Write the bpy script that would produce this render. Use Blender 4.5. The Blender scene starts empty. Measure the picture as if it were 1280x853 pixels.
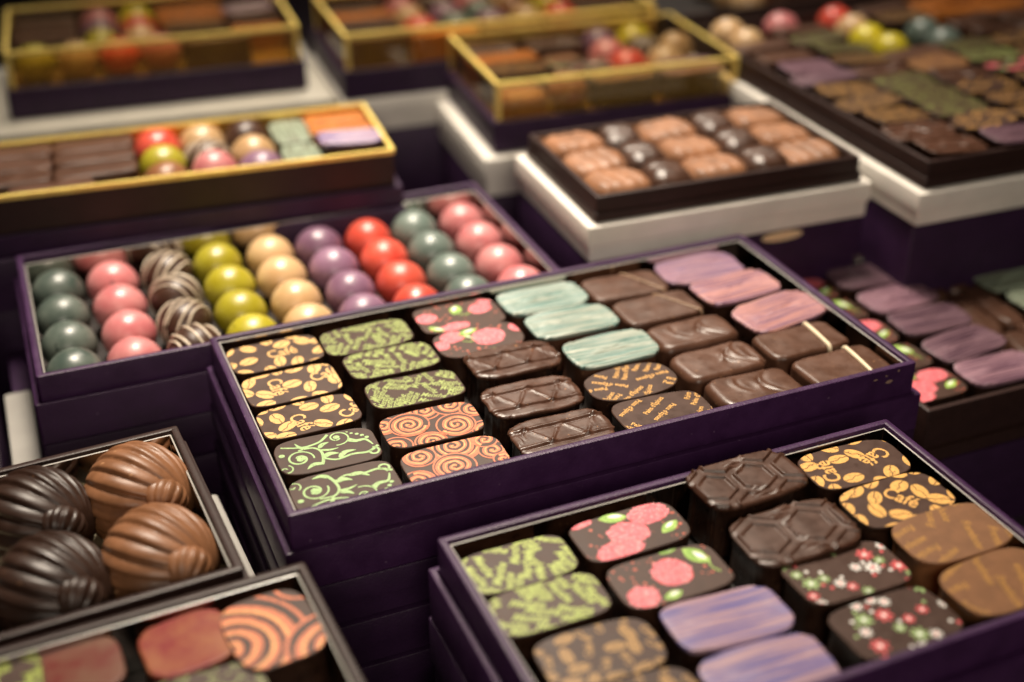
import bpy, bmesh, math, random
from mathutils import Vector, Matrix

# ------------------------------------------------------------------ camera, world, lamps, exposure
S = bpy.context.scene
COL = S.collection
R = math.radians
Z0 = 0.33                                   # camera height above the table top (metres)
PITCH, ROLL = R(29.4), R(-0.6)

cam_d = bpy.data.cameras.new('camera')
cam_d.sensor_width = 36.0
cam_d.lens = 46.125
cam_d.clip_start, cam_d.clip_end = 0.01, 20
cam_d.dof.use_dof = True
cam_d.dof.focus_distance = 0.428
cam_d.dof.aperture_fstop = 4.6
cam_d.dof.aperture_blades = 0
cam = bpy.data.objects.new('camera', cam_d)
COL.objects.link(cam)
fw = Vector((0, math.cos(PITCH), -math.sin(PITCH)))
rt0 = Vector((1, 0, 0))
up0 = rt0.cross(fw)
rt = rt0 * math.cos(ROLL) + up0 * math.sin(ROLL)
up = rt.cross(fw)
m3 = Matrix((rt, up, -fw)).transposed()
cam.matrix_world = Matrix.Translation((0, 0, Z0)) @ m3.to_4x4()
S.camera = cam

w = bpy.data.worlds.new('World')
S.world = w
w.use_nodes = True
w.node_tree.nodes['Background'].inputs['Color'].default_value = (1.0, 0.80, 0.60, 1)
w.node_tree.nodes['Background'].inputs['Strength'].default_value = 0.011


def area(name, loc, target, size, power, color, shape='DISK', size_y=None, spread=180):
    d = bpy.data.lights.new(name, 'AREA')
    d.shape = shape
    d.size = size
    if size_y:
        d.size_y = size_y
    d.energy = power
    d.color = color
    d.spread = R(spread)
    o = bpy.data.objects.new(name, d)
    COL.objects.link(o)
    o.location = loc
    o.rotation_euler = (Vector(target) - Vector(loc)).to_track_quat('-Z', 'Y').to_euler()
    return o


WARM = (1.0, 0.875, 0.72)
area('ceiling_lamp', (-0.10, 0.78, 1.15), (-0.03, 0.47, 0.09), 0.34, 1.95, WARM, spread=42)
area('front_fill', (0.12, -0.42, 0.58), (0.0, 0.62, 0.10), 0.40, 0.42, WARM, spread=56)  # added fill light, low in front, to brighten the front faces
area('back_fill', (-0.05, 1.30, 1.05), (0.02, 0.74, 0.1), 0.40, 0.85, WARM, spread=60)  # added fill light from behind, brightens the gold edges at the back

S.view_settings.view_transform = 'Standard'
S.view_settings.look = 'None'
S.view_settings.exposure = 0.02
S.view_settings.gamma = 1.0
S.view_settings.use_curve_mapping = False
S.cycles.use_denoising = True
S.cycles.max_bounces = 8
S.cycles.transparent_max_bounces = 16
S.cycles.sample_clamp_indirect = 4.0
S.cycles.caustics_reflective = False
S.cycles.caustics_refractive = False

# ------------------------------------------------------------------ materials
MATS = {}


def node_mat(name):
    m = bpy.data.materials.new(name)
    m.use_nodes = True
    nt = m.node_tree
    return m, nt, nt.nodes['Principled BSDF'], nt.nodes['Material Output']


def surf(name, col, rough=0.45, spec=0.5, metal=0.0, bump=0.0, bscale=400, var=0.0, vscale=150, col2=None,
         coat=0.0, coat_rough=0.1, rvar=0.0, detail=3.0, stretch=None, ovar=0.0, bdist=0.0004, sss=0.0, speck=None):
    """procedural surface: base colour mottled by noise, fine bump, optional second colour and specks"""
    if name in MATS:
        return MATS[name]
    m, nt, b, out = node_mat(name)
    N, L = nt.nodes, nt.links
    b.inputs['Roughness'].default_value = rough
    b.inputs['Specular IOR Level'].default_value = spec
    b.inputs['Metallic'].default_value = metal
    b.inputs['Coat Weight'].default_value = coat
    b.inputs['Coat Roughness'].default_value = coat_rough
    tc = N.new('ShaderNodeTexCoord')
    vec = tc.outputs['Object']
    oi = N.new('ShaderNodeObjectInfo')
    add = N.new('ShaderNodeVectorMath')
    add.operation = 'ADD'
    L.new(vec, add.inputs[0])
    sc = N.new('ShaderNodeVectorMath')
    sc.operation = 'SCALE'
    cmb = N.new('ShaderNodeCombineXYZ')
    for i in range(3):
        L.new(oi.outputs['Random'], cmb.inputs[i])
    L.new(cmb.outputs[0], sc.inputs[0])
    sc.inputs['Scale'].default_value = 3.0
    L.new(sc.outputs[0], add.inputs[1])
    vec = add.outputs[0]
    if stretch:
        mp = N.new('ShaderNodeMapping')
        mp.inputs['Scale'].default_value = stretch
        L.new(vec, mp.inputs['Vector'])
        svec = mp.outputs[0]
    else:
        svec = vec
    colour = None
    if var > 0 or col2:
        nz = N.new('ShaderNodeTexNoise')
        nz.inputs['Scale'].default_value = vscale
        nz.inputs['Detail'].default_value = detail
        nz.inputs['Roughness'].default_value = 0.6
        L.new(svec, nz.inputs['Vector'])
        rp = N.new('ShaderNodeValToRGB')
        c1 = col
        c2 = col2 if col2 else tuple(min(1, c * (1 + var)) for c in col)
        c0 = col if col2 else tuple(c * (1 - var) for c in col)
        rp.color_ramp.elements[0].position = 0.41 if stretch else 0.36
        rp.color_ramp.elements[1].position = 0.59 if stretch else 0.64
        rp.color_ramp.elements[0].color = (*c0, 1)
        rp.color_ramp.elements[1].color = (*c2, 1)
        L.new(nz.outputs['Fac'], rp.inputs['Fac'])
        colour = rp.outputs['Color']
        if rvar > 0:
            mr = N.new('ShaderNodeMapRange')
            mr.inputs['To Min'].default_value = max(0.02, rough - rvar)
            mr.inputs['To Max'].default_value = rough + rvar
            mr.inputs['From Min'].default_value = 0.3
            mr.inputs['From Max'].default_value = 0.7
            L.new(nz.outputs['Fac'], mr.inputs['Value'])
            L.new(mr.outputs[0], b.inputs['Roughness'])
    if speck:
        scol, sscale, thr = speck
        vo = N.new('ShaderNodeTexNoise')
        vo.inputs['Scale'].default_value = sscale
        vo.inputs['Detail'].default_value = 1.0
        L.new(vec, vo.inputs['Vector'])
        r2 = N.new('ShaderNodeValToRGB')
        r2.color_ramp.elements[0].position = thr
        r2.color_ramp.elements[1].position = thr + 0.04
        L.new(vo.outputs['Fac'], r2.inputs['Fac'])
        mx = N.new('ShaderNodeMix')
        mx.data_type = 'RGBA'
        L.new(r2.outputs['Color'], mx.inputs['Factor'])
        if colour:
            L.new(colour, mx.inputs['A'])
        else:
            mx.inputs['A'].default_value = (*col, 1)
        mx.inputs['B'].default_value = (*scol, 1)
        colour = mx.outputs['Result']
    if ovar > 0:
        hs = N.new('ShaderNodeHueSaturation')
        mr2 = N.new('ShaderNodeMapRange')
        mr2.inputs['To Min'].default_value = 1 - ovar
        mr2.inputs['To Max'].default_value = 1 + ovar
        L.new(oi.outputs['Random'], mr2.inputs['Value'])
        L.new(mr2.outputs[0], hs.inputs['Value'])
        if colour:
            L.new(colour, hs.inputs['Color'])
        else:
            hs.inputs['Color'].default_value = (*col, 1)
        colour = hs.outputs['Color']
    if colour:
        L.new(colour, b.inputs['Base Color'])
    else:
        b.inputs['Base Color'].default_value = (*col, 1)
    if bump > 0:
        n2 = N.new('ShaderNodeTexNoise')
        n2.inputs['Scale'].default_value = bscale
        n2.inputs['Detail'].default_value = 3.0
        L.new(svec if stretch else vec, n2.inputs['Vector'])
        bp = N.new('ShaderNodeBump')
        bp.inputs['Strength'].default_value = bump
        bp.inputs['Distance'].default_value = bdist
        L.new(n2.outputs['Fac'], bp.inputs['Height'])
        L.new(bp.outputs[0], b.inputs['Normal'])
        if coat:
            L.new(bp.outputs[0], b.inputs['Coat Normal'])
    if sss:
        b.inputs['Subsurface Weight'].default_value = sss
        b.inputs['Subsurface Radius'].default_value = (0.002, 0.001, 0.0006)
    MATS[name] = m
    return m


def clear_mat(name, tint, refl=0.10, rough=0.03, haze=None):
    """thin clear plastic: tinted see-through with a glancing reflection"""
    if name in MATS:
        return MATS[name]
    m, nt, b, out = node_mat(name)
    N, L = nt.nodes, nt.links
    N.remove(b)
    t = N.new('ShaderNodeBsdfTransparent')
    t.inputs['Color'].default_value = (*tint, 1)
    g = N.new('ShaderNodeBsdfGlossy')
    g.inputs['Roughness'].default_value = rough
    g.inputs['Color'].default_value = (1, 1, 1, 1)
    lf = N.new('ShaderNodeLayerWeight')
    lf.inputs['Blend'].default_value = 0.5
    lw = N.new('ShaderNodeMath')
    lw.operation = 'POWER'
    lw.inputs[1].default_value = 5.0
    L.new(lf.outputs['Facing'], lw.inputs[0])
    ad = N.new('ShaderNodeMath')
    ad.operation = 'ADD'
    ad.inputs[1].default_value = refl
    ad.use_clamp = True
    L.new(lw.outputs[0], ad.inputs[0])
    mx = N.new('ShaderNodeMixShader')
    L.new(ad.outputs[0], mx.inputs[0])
    L.new(t.outputs[0], mx.inputs[1])
    L.new(g.outputs[0], mx.inputs[2])
    last = mx
    if haze:
        df = N.new('ShaderNodeBsdfPrincipled')
        df.inputs['Base Color'].default_value = (*haze[0], 1)
        df.inputs['Metallic'].default_value = .6
        df.inputs['Roughness'].default_value = .4
        m2 = N.new('ShaderNodeMixShader')
        m2.inputs[0].default_value = haze[1]
        L.new(mx.outputs[0], m2.inputs[1])
        L.new(df.outputs[0], m2.inputs[2])
        last = m2
    L.new(last.outputs[0], out.inputs['Surface'])
    MATS[name] = m
    return m


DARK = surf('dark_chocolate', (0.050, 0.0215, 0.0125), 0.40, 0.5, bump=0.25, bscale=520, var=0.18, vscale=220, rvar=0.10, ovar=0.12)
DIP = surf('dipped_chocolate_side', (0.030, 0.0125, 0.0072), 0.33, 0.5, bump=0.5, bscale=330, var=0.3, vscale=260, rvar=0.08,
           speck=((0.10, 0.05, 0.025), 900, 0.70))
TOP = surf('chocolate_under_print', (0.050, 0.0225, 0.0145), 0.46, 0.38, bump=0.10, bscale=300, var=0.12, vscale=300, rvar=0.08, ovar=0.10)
ENROBED = surf('enrobed_chocolate', (0.078, 0.0335, 0.0190), 0.40, 0.5, bump=0.30, bscale=260, var=0.15, vscale=160, rvar=0.08, ovar=0.12,
               speck=((0.20, 0.10, 0.05), 700, 0.72))
RELIEF = surf('moulded_chocolate', (0.068, 0.0285, 0.0165), 0.36, 0.5, bump=0.22, bscale=330, var=0.2, vscale=200, rvar=0.10, ovar=0.10,
              speck=((0.24, 0.11, 0.05), 520, 0.735))
HEXM = surf('moulded_dark_chocolate', (0.060, 0.0255, 0.0150), 0.40, 0.5, bump=0.15, bscale=330, var=0.2, vscale=200, rvar=0.08)
MILK = surf('milk_chocolate', (0.235, 0.098, 0.040), 0.36, 0.5, bump=0.18, bscale=300, var=0.14, vscale=130, rvar=0.08, ovar=0.06)
MILKTOP = surf('milk_chocolate_plain_top', (0.185, 0.085, 0.038), 0.42, 0.5, bump=0.15, bscale=300, var=0.10, vscale=200)
SNAILDARK = surf('snail_dark_chocolate', (0.030, 0.0135, 0.0085), 0.40, 0.5, bump=0.18, bscale=300, var=0.2, vscale=130, rvar=0.08,
                 speck=((0.12, 0.06, 0.03), 600, 0.735))
SNAILMILK = surf('snail_milk_chocolate', (0.225, 0.098, 0.044), 0.45, 0.5, bump=0.22, bscale=420, var=0.16, vscale=110, rvar=0.10, speck=((0.42, 0.22, 0.11), 380, .74))
HOLE = surf('eye_hole_shadow', (0.02, 0.008, 0.004), 0.6)


def ink(name, col, var=0.16, rough=0.42, **k):
    return surf(name, col, rough, 0.5, var=var, vscale=k.pop('vscale', 700), bump=0.12, bscale=900, speck=((0.10, 0.045, 0.026), 1500, 0.665), **k)


GOLD_INK = ink('gold_cocoa_print', (0.68, 0.40, 0.14), 0.10)
OCHRE_INK = ink('ochre_cocoa_print', (0.34, 0.185, 0.052), 0.14)
AMBER_INK = ink('amber_cocoa_print', (0.70, 0.38, 0.105), 0.12)
LIME_INK = ink('lime_cocoa_print', (0.36, 0.44, 0.135), 0.14)
LIME_BRIGHT = ink('bright_lime_cocoa_print', (0.34, 0.41, 0.080), 0.12)
GREEN_INK = ink('leaf_green_cocoa_print', (0.31, 0.47, 0.19), 0.12)
ORANGE_INK = ink('orange_cocoa_print', (0.56, 0.145, 0.055), 0.14)
CREAM_INK = ink('cream_cocoa_print', (0.74, 0.38, 0.115), 0.12)
PINK_INK = surf('raspberry_cocoa_print', (0.66, 0.10, 0.135), 0.45, 0.5, col2=(0.74, 0.21, 0.25), vscale=900, detail=1.0, bump=0.3, bscale=900)
PINK_PALE = ink('pale_raspberry_print', (0.78, 0.27, 0.29), 0.1)
PINKDOT_INK = ink('raspberry_seed_print', (0.62, 0.06, 0.06), 0.2)
RED_INK = ink('red_cocoa_print', (0.50, 0.10, 0.055), 0.2)
FLOWER_RED = ink('flower_red_print', (0.66, 0.095, 0.105), 0.14)
WHITE_INK = ink('white_cocoa_print', (0.80, 0.78, 0.74), 0.06)
LEAF_INK = surf('raspberry_leaf_print', (0.20, 0.37, 0.045), 0.42, col2=(0.36, 0.55, 0.11), vscale=260)
LEAF_DARK = ink('leaf_vein_print', (0.10, 0.22, 0.02), 0.1)
OLIVE_INK = ink('olive_speckle_print', (0.175, 0.20, 0.055), 0.2)
FLOWER_GREEN = ink('flower_green_print', (0.30, 0.44, 0.17), 0.16)
BROWN_INK = ink('framboise_script_print', (0.40, 0.205, 0.052), 0.18)

TURQ = surf('turquoise_stripe_plate', (0.095, 0.195, 0.175), 0.36, col2=(0.36, 0.38, 0.32), vscale=90, detail=4, stretch=(0.35, 12.0, 1.0),
            bump=0.9, bscale=90, bdist=0.0006)
LILAC = surf('pink_stripe_plate', (0.46, 0.225, 0.20), 0.42, col2=(0.215, 0.115, 0.17), vscale=90, detail=4, stretch=(0.35, 12.0, 1.0),
             bump=0.7, bscale=90, bdist=0.0005)
LILAC2 = surf('lilac_stripe_plate', (0.30, 0.165, 0.20), 0.42, col2=(0.17, 0.10, 0.18), vscale=90, detail=4, stretch=(0.35, 12.0, 1.0),
              bump=0.7, bscale=90, bdist=0.0005)
VIOLET = surf('violet_stripe_plate', (0.115, 0.095, 0.26), 0.42, col2=(0.36, 0.225, 0.26), vscale=70, detail=4, stretch=(0.35, 8.0, 1.0),
              bump=0.5, bscale=90, bdist=0.0004)
MAUVE = surf('dusty_mauve_plate', (0.235, 0.135, 0.165), 0.34, col2=(0.115, 0.06, 0.085), vscale=90, detail=4, stretch=(0.4, 10.0, 1.0),
             bump=0.7, bscale=90, bdist=0.0005, ovar=0.35)
SAGE = surf('sage_stripe_plate', (0.30, 0.36, 0.27), 0.42, col2=(0.16, 0.17, 0.12), vscale=90, detail=3, stretch=(0.4, 7.0, 1.0), bump=0.6, bscale=90)
MARBLE = surf('pink_marbled_plate', (0.20, 0.020, 0.020), 0.36, 0.25, col2=(0.27, 0.085, 0.036), vscale=120, detail=3, bump=0.2, bscale=200)
MARBLE2 = surf('dark_pink_marbled_plate', (0.13, 0.020, 0.015), 0.38, 0.28, col2=(0.15, 0.065, 0.040), vscale=110, detail=2, bump=0.2, bscale=200)


def pearl(name, col, col2=None, rough=0.38, coat=0.30):
    return surf(name, col, rough, 0.5, var=0.14, col2=col2, vscale=95, coat=coat, coat_rough=0.33, ovar=0.14, bump=0.12, bscale=240, detail=5, rvar=.08, speck=(tuple(.45 * c for c in col), 260, .74))


BALLS = {
    'green': pearl('pearl_dark_green', (0.052, 0.076, 0.064), (0.115, 0.140, 0.118)),
    'pink': pearl('pearl_pink', (0.50, 0.135, 0.145), (0.60, 0.24, 0.235)),
    'olive': pearl('pearl_olive', (0.33, 0.275, 0.012), (0.40, 0.35, 0.025)),
    'beige': pearl('pearl_beige', (0.51, 0.31, 0.145), (0.58, 0.39, 0.205)),
    'purple': pearl('pearl_purple', (0.19, 0.095, 0.155), (0.25, 0.135, 0.21)),
    'red': pearl('pearl_red', (0.58, 0.055, 0.035), (0.64, 0.10, 0.06)),
    'teal': pearl('pearl_teal', (0.105, 0.145, 0.125), (0.145, 0.185, 0.16)),
    'brown': surf('ball_dark_chocolate', (0.055, 0.024, 0.014), 0.40, 0.5, var=0.2, vscale=120, ovar=0.1, bump=0.08, bscale=200),
    'yellow': pearl('pearl_yellow', (0.55, 0.44, 0.015), (0.62, 0.52, 0.03)),
    'milk': MILK,
}
DRIZZLE = surf('white_drizzle', (0.62, 0.52, 0.40), 0.4, var=0.1, vscale=200)

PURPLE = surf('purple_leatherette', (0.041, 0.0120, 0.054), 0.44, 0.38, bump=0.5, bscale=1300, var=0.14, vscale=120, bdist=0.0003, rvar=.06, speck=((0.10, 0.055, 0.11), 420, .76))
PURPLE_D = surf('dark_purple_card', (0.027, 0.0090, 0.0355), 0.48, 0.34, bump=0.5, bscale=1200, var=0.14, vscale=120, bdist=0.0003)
BROWNBOX = surf('dark_brown_card', (0.027, 0.0125, 0.0105), 0.42, 0.3, bump=0.3, bscale=1300, var=0.12, vscale=300, bdist=0.00025)
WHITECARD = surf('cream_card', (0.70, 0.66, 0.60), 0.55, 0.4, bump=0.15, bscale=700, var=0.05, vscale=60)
FLOOR_IN = surf('tray_floor', (0.012, 0.007, 0.006), 0.5)
CREAMPAD = surf('cream_tray_paper', (0.60, 0.54, 0.36), 0.5)
MIRROR = surf('mirror_plastic_liner', (0.46, 0.42, 0.38), 0.10, 0.5, metal=1.0, bump=0.04, bscale=80)
LINER_EDGE = surf('clear_liner_edge', (0.40, 0.38, 0.35), 0.25, 0.6)
GOLD = surf('gold_foil_edge', (1.0, 0.72, 0.20), 0.42, metal=0.40, bump=0.2, bscale=350, var=0.1)
GOLD_IN = surf('gold_foil_lining', (0.70, 0.42, 0.10), 0.25, metal=0.8, bump=0.15, bscale=200, var=0.15)
AMBERWALL = clear_mat('amber_clear_wall', (0.86, 0.66, 0.28), 0.06, haze=((0.75, 0.50, 0.12), .15))
CLEAR = clear_mat('clear_lid_film', (0.95, 0.93, 0.88), 0.02)
TABLECLOTH = surf('dark_tablecloth', (0.030, 0.018, 0.030), 0.8, 0.3, bump=0.4, bscale=900, var=0.2, vscale=40)
DIMMEDCARD = surf('dimmed_cream_card', (0.40, 0.375, 0.32), 0.6, 0.35, bump=0.15, bscale=700, var=0.06, vscale=60)  # cream card darkened in its colour, so the box looks less lit
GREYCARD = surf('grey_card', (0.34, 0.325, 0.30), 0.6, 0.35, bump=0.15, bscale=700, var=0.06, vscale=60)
SCUFF = surf('scuffed_card', (0.30, 0.19, 0.14), 0.7)

# ------------------------------------------------------------------ mesh helpers (millimetres in, metres out)
MM = 0.001


def mesh(name, verts, faces, mats, fmat=None, smooth=True, angle=40):
    me = bpy.data.meshes.new(name)
    me.from_pydata([(x * MM, y * MM, z * MM) for x, y, z in verts], [], faces)
    for m in mats:
        me.materials.append(m)
    if fmat:
        me.polygons.foreach_set('material_index', fmat)
    me.update()
    if smooth:
        me.polygons.foreach_set('use_smooth', [True] * len(me.polygons))
        if angle:
            me.set_sharp_from_angle(angle=R(angle))
    return me


def obj(name, data, parent=None):
    o = bpy.data.objects.new(name, data)
    COL.objects.link(o)
    if parent:
        o.parent = parent
    return o


def tag(o, label, cat, group=None, kind=None):
    if label:
        o['label'] = label
    if cat:
        o['category'] = cat
    if group:
        o['group'] = group
    if kind:
        o['kind'] = kind
    return o


def rrect(x0, y0, x1, y1, r, z, seg=3):
    """rounded rectangle loop, counter-clockwise"""
    r = max(r, 0.02)
    P = []
    for cx, cy, a0 in ((x1 - r, y1 - r, 0), (x0 + r, y1 - r, 90), (x0 + r, y0 + r, 180), (x1 - r, y0 + r, 270)):
        for k in range(seg + 1):
            a = R(a0 + 90 * k / seg)
            P.append((cx + r * math.cos(a), cy + r * math.sin(a), z))
    return P


class MB:
    """collects lofts and triangles in one mesh"""

    def __init__(self):
        self.v, self.f, self.m = [], [], []

    def loft(self, loops, cap0=False, cap1=False, mat=0, close=False):
        n = len(loops[0])
        b = len(self.v)
        for l in loops:
            self.v += l
        k = len(loops)
        rng = range(k) if close else range(k - 1)
        for i in rng:
            i2 = (i + 1) % k
            for j in range(n):
                j2 = (j + 1) % n
                self.f.append((b + i * n + j, b + i * n + j2, b + i2 * n + j2, b + i2 * n + j))
                self.m.append(mat)
        if cap0:
            self.f.append(tuple(b + j for j in range(n - 1, -1, -1)))
            self.m.append(mat)
        if cap1:
            self.f.append(tuple(b + (k - 1) * n + j for j in range(n)))
            self.m.append(mat)

    def tube(self, pts, rad, seg=6, closed=False, mat=0):
        n = len(pts)
        rings = []
        for i, p in enumerate(pts):
            p = Vector(p)
            a = Vector(pts[(i - 1) % n] if closed or i > 0 else pts[0])
            c = Vector(pts[(i + 1) % n] if closed or i < n - 1 else pts[-1])
            t = (c - a).normalized()
            u = t.cross(Vector((0.3, 0.2, 1))).normalized()
            v = t.cross(u)
            r = rad(i / (n - 1)) if callable(rad) else rad
            rings.append([tuple(p + (u * math.cos(2 * math.pi * k / seg) + v * math.sin(2 * math.pi * k / seg)) * r) for k in range(seg)])
        self.loft(rings, not closed, not closed, mat, close=closed)

    def build(self, name, mats, **k):
        return mesh(name, self.v, self.f, mats if isinstance(mats, list) else [mats], self.m, **k)


def sup(a, b, n, k=56, seed=None, amp=0.0):
    """superellipse outline with a slightly irregular edge"""
    rnd = random.Random(seed)
    ph = [(rnd.uniform(0, 6.3), rnd.uniform(0, 6.3), rnd.uniform(0, 6.3)) for _ in range(1)][0]
    P = []
    for i in range(k):
        t = 2 * math.pi * i / k
        c, s = math.cos(t), math.sin(t)
        x = a * math.copysign(abs(c) ** (2 / n), c)
        y = b * math.copysign(abs(s) ** (2 / n), s)
        w_ = 1 + amp * (math.sin(2 * t + ph[0]) + 0.7 * math.sin(5 * t + ph[1]) + 0.5 * math.sin(9 * t + ph[2]))
        P.append((x * w_, y * w_))
    return P


# ------------------------------------------------------------------ flat print: triangles clipped to a piece's outline
def clip_poly(poly, outl):
    n = len(outl)
    for i in range(n):
        ax, ay = outl[i]
        bx, by = outl[(i + 1) % n]
        ex, ey = bx - ax, by - ay
        res = []
        m = len(poly)
        if not m:
            return []
        dist = [ex * (p[1] - ay) - ey * (p[0] - ax) for p in poly]
        if min(dist) >= 0:
            continue
        for j in range(m):
            j2 = (j + 1) % m
            d1, d2 = dist[j], dist[j2]
            if d1 >= 0:
                res.append(poly[j])
            if (d1 >= 0) != (d2 >= 0):
                t = d1 / (d1 - d2)
                res.append((poly[j][0] + t * (poly[j2][0] - poly[j][0]), poly[j][1] + t * (poly[j2][1] - poly[j][1])))
        poly = res
    return poly


class Print:
    """layers of flat colour on top of a chocolate"""

    def __init__(self, a, b, n, zf=None):
        self.out = sup(a, b, n, 40)
        self.a, self.b = a, b
        self.v, self.f, self.m, self.mats = [], [], [], []
        self.zf = zf

    def poly(self, pts, mat, z):
        if mat not in self.mats:
            self.mats.append(mat)
        mi = self.mats.index(mat)
        xs = [p[0] for p in pts]
        ys = [p[1] for p in pts]
        if min(xs) > self.a or max(xs) < -self.a or min(ys) > self.b or max(ys) < -self.b:
            return
        q = clip_poly(list(pts), self.out)
        if len(q) < 3:
            return
        b0 = len(self.v)
        for x, y in q:
            self.v.append((x, y, (self.zf(x, y) if self.zf else 0) + z))
        self.f.append(tuple(range(b0, b0 + len(q))))
        self.m.append(mi)

    def tris(self, T, mat, z=0.05):
        for t in T:
            ar = (t[1][0] - t[0][0]) * (t[2][1] - t[0][1]) - (t[1][1] - t[0][1]) * (t[2][0] - t[0][0])
            if ar < 0:
                t = (t[0], t[2], t[1])
            self.poly(t, mat, z)

    def stroke(self, pts, wd, mat, z=0.05):
        n = len(pts)
        Lp, Rp = [], []
        for i in range(n):
            x0, y0 = pts[max(i - 1, 0)]
            x1, y1 = pts[min(i + 1, n - 1)]
            dx, dy = x1 - x0, y1 - y0
            l = math.hypot(dx, dy) or 1
            w_ = (wd(i / (n - 1)) if callable(wd) else wd) / 2
            Lp.append((pts[i][0] - dy / l * w_, pts[i][1] + dx / l * w_))
            Rp.append((pts[i][0] + dy / l * w_, pts[i][1] - dx / l * w_))
        for i in range(n - 1):
            self.tris([(Rp[i], Rp[i + 1], Lp[i + 1]), (Rp[i], Lp[i + 1], Lp[i])], mat, z)

    def blob(self, cx, cy, rx, ry, rot, mat, z=0.05, k=24, wob=0.0, lob=0, seed=0):
        rnd = random.Random(seed)
        p1, p2 = rnd.uniform(0, 6), rnd.uniform(0, 6)
        P = []
        for i in range(k):
            t = 2 * math.pi * i / k
            s = 1 + wob * (math.sin(3 * t + p1) + 0.6 * math.sin(5 * t + p2))
            if lob:
                s *= 0.72 + 0.28 * abs(math.cos(lob * t / 2))
            x, y = rx * s * math.cos(t), ry * s * math.sin(t)
            P.append((cx + x * math.cos(rot) - y * math.sin(rot), cy + x * math.sin(rot) + y * math.cos(rot)))
        self.tris([((cx, cy), P[i], P[(i + 1) % k]) for i in range(k)], mat, z)

    def word(self, txt, cx, cy, h, rot, mat, z=0.05, shear=0.0, bold=0.0, squeeze=1.0):
        T, wd = glyphs(txt, bold)
        c, s = math.cos(rot), math.sin(rot)

        def f(p):
            x, y = (p[0] - wd / 2) * squeeze + p[1] * shear, p[1] - 0.33
            x, y = x * h, y * h
            return (cx + x * c - y * s, cy + x * s + y * c)
        self.tris([tuple(f(p) for p in t) for t in T], mat, z)

    def build(self, name):
        return mesh(name, self.v, self.f, self.mats, self.m, smooth=False)


GL = {}


def glyphs(txt, bold):
    k = (txt, bold)
    if k not in GL:
        cu = bpy.data.curves.new('lettering', 'FONT')
        cu.body = txt
        cu.resolution_u = 3
        cu.offset = bold
        o = bpy.data.objects.new('lettering', cu)
        COL.objects.link(o)
        dg = bpy.context.evaluated_depsgraph_get()
        me = bpy.data.meshes.new_from_object(o.evaluated_get(dg))
        me.calc_loop_triangles()
        V = [(v.co.x, v.co.y) for v in me.vertices]
        T = [tuple(V[i] for i in t.vertices) for t in me.loop_triangles]
        wd = max(v[0] for v in V)
        GL[k] = (T, wd)
        bpy.data.objects.remove(o)
        bpy.data.meshes.remove(me)
        bpy.data.curves.remove(cu)
    return GL[k]


def catmull(P, n=8):
    out = []
    Q = [P[0]] + list(P) + [P[-1]]
    for i in range(1, len(Q) - 2):
        p0, p1, p2, p3 = Q[i - 1], Q[i], Q[i + 1], Q[i + 2]
        for k in range(n):
            t = k / n
            out.append(tuple(0.5 * ((2 * p1[j]) + (-p0[j] + p2[j]) * t + (2 * p0[j] - 5 * p1[j] + 4 * p2[j] - p3[j]) * t * t
                                    + (-p0[j] + 3 * p1[j] - 3 * p2[j] + p3[j]) * t ** 3) for j in range(2)))
    out.append(tuple(P[-1]))
    return out


def spiral(cx, cy, r0, r1, turns, a0, n=60, cw=1):
    return [(cx + (r0 + (r1 - r0) * i / n) * math.cos(a0 + cw * turns * 6.2832 * i / n),
             cy + (r0 + (r1 - r0) * i / n) * math.sin(a0 + cw * turns * 6.2832 * i / n)) for i in range(n + 1)]


# ---- the printed motifs
def bean(p, cx, cy, l, w_, rot, mat):
    p.k = (getattr(p, 'k', 0) + 1) % 16
    zz = 0.05 + .003 * p.k
    n = 12
    c, s = math.cos(rot), math.sin(rot)
    g = 0.16

    def tr(x, y):
        return (cx + x * c - y * s, cy + x * s + y * c)
    for sd in (1, -1):
        A, B = [], []
        for i in range(n + 1):
            t = -math.pi / 2 + math.pi * i / n
            x = l / 2 * math.sin(t)
            e = w_ / 2 * math.cos(t)
            sl = 0.13 * w_ * math.sin(3.0 * math.sin(t)) + 0.05 * w_ * math.sin(9 * math.sin(t))
            yi = sl + sd * g
            yo = sd * e
            if sd * (yo - yi) < 0:
                yi = yo
            A.append(tr(x, yi))
            B.append(tr(x, yo))
        for i in range(n):
            p.tris([(A[i], A[i + 1], B[i + 1]), (A[i], B[i + 1], B[i])], mat, zz)


def darts(rnd, a, b, rad, tries, taken):
    out = []
    for _ in range(tries):
        x, y = rnd.uniform(-a, a), rnd.uniform(-b, b)
        if all((x - q[0]) ** 2 + (y - q[1]) ** 2 > (rad + q[2]) ** 2 for q in taken):
            taken.append((x, y, rad))
            out.append((x, y))
    return out


def print_cafe(a, b, n, seed, words, ink_=None):
    ink_ = ink_ or GOLD_INK
    p = Print(a * .985, b * .985, n)
    rnd = random.Random(seed)
    taken = []
    for (x, y, ang) in words:
        for k in (-5.2, -2.6, 0, 2.6, 5.2):
            taken.append((x + k * math.cos(R(ang)), y + k * math.sin(R(ang)), 2.0))
        p.word('Café', x, y, 7.4, R(ang), ink_, bold=0.018, squeeze=0.80)
    for x, y in darts(rnd, a + 1.5, b + 1.5, 3.0, 1600, taken):
        bean(p, x, y, rnd.uniform(6.6, 7.4), rnd.uniform(4.3, 5.0), rnd.choice((0, 0.3, 1.2, 1.6, -0.7, 0.7)) + rnd.uniform(-.2, .2), ink_)
    return p.build('coffee_bean_print')


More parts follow.
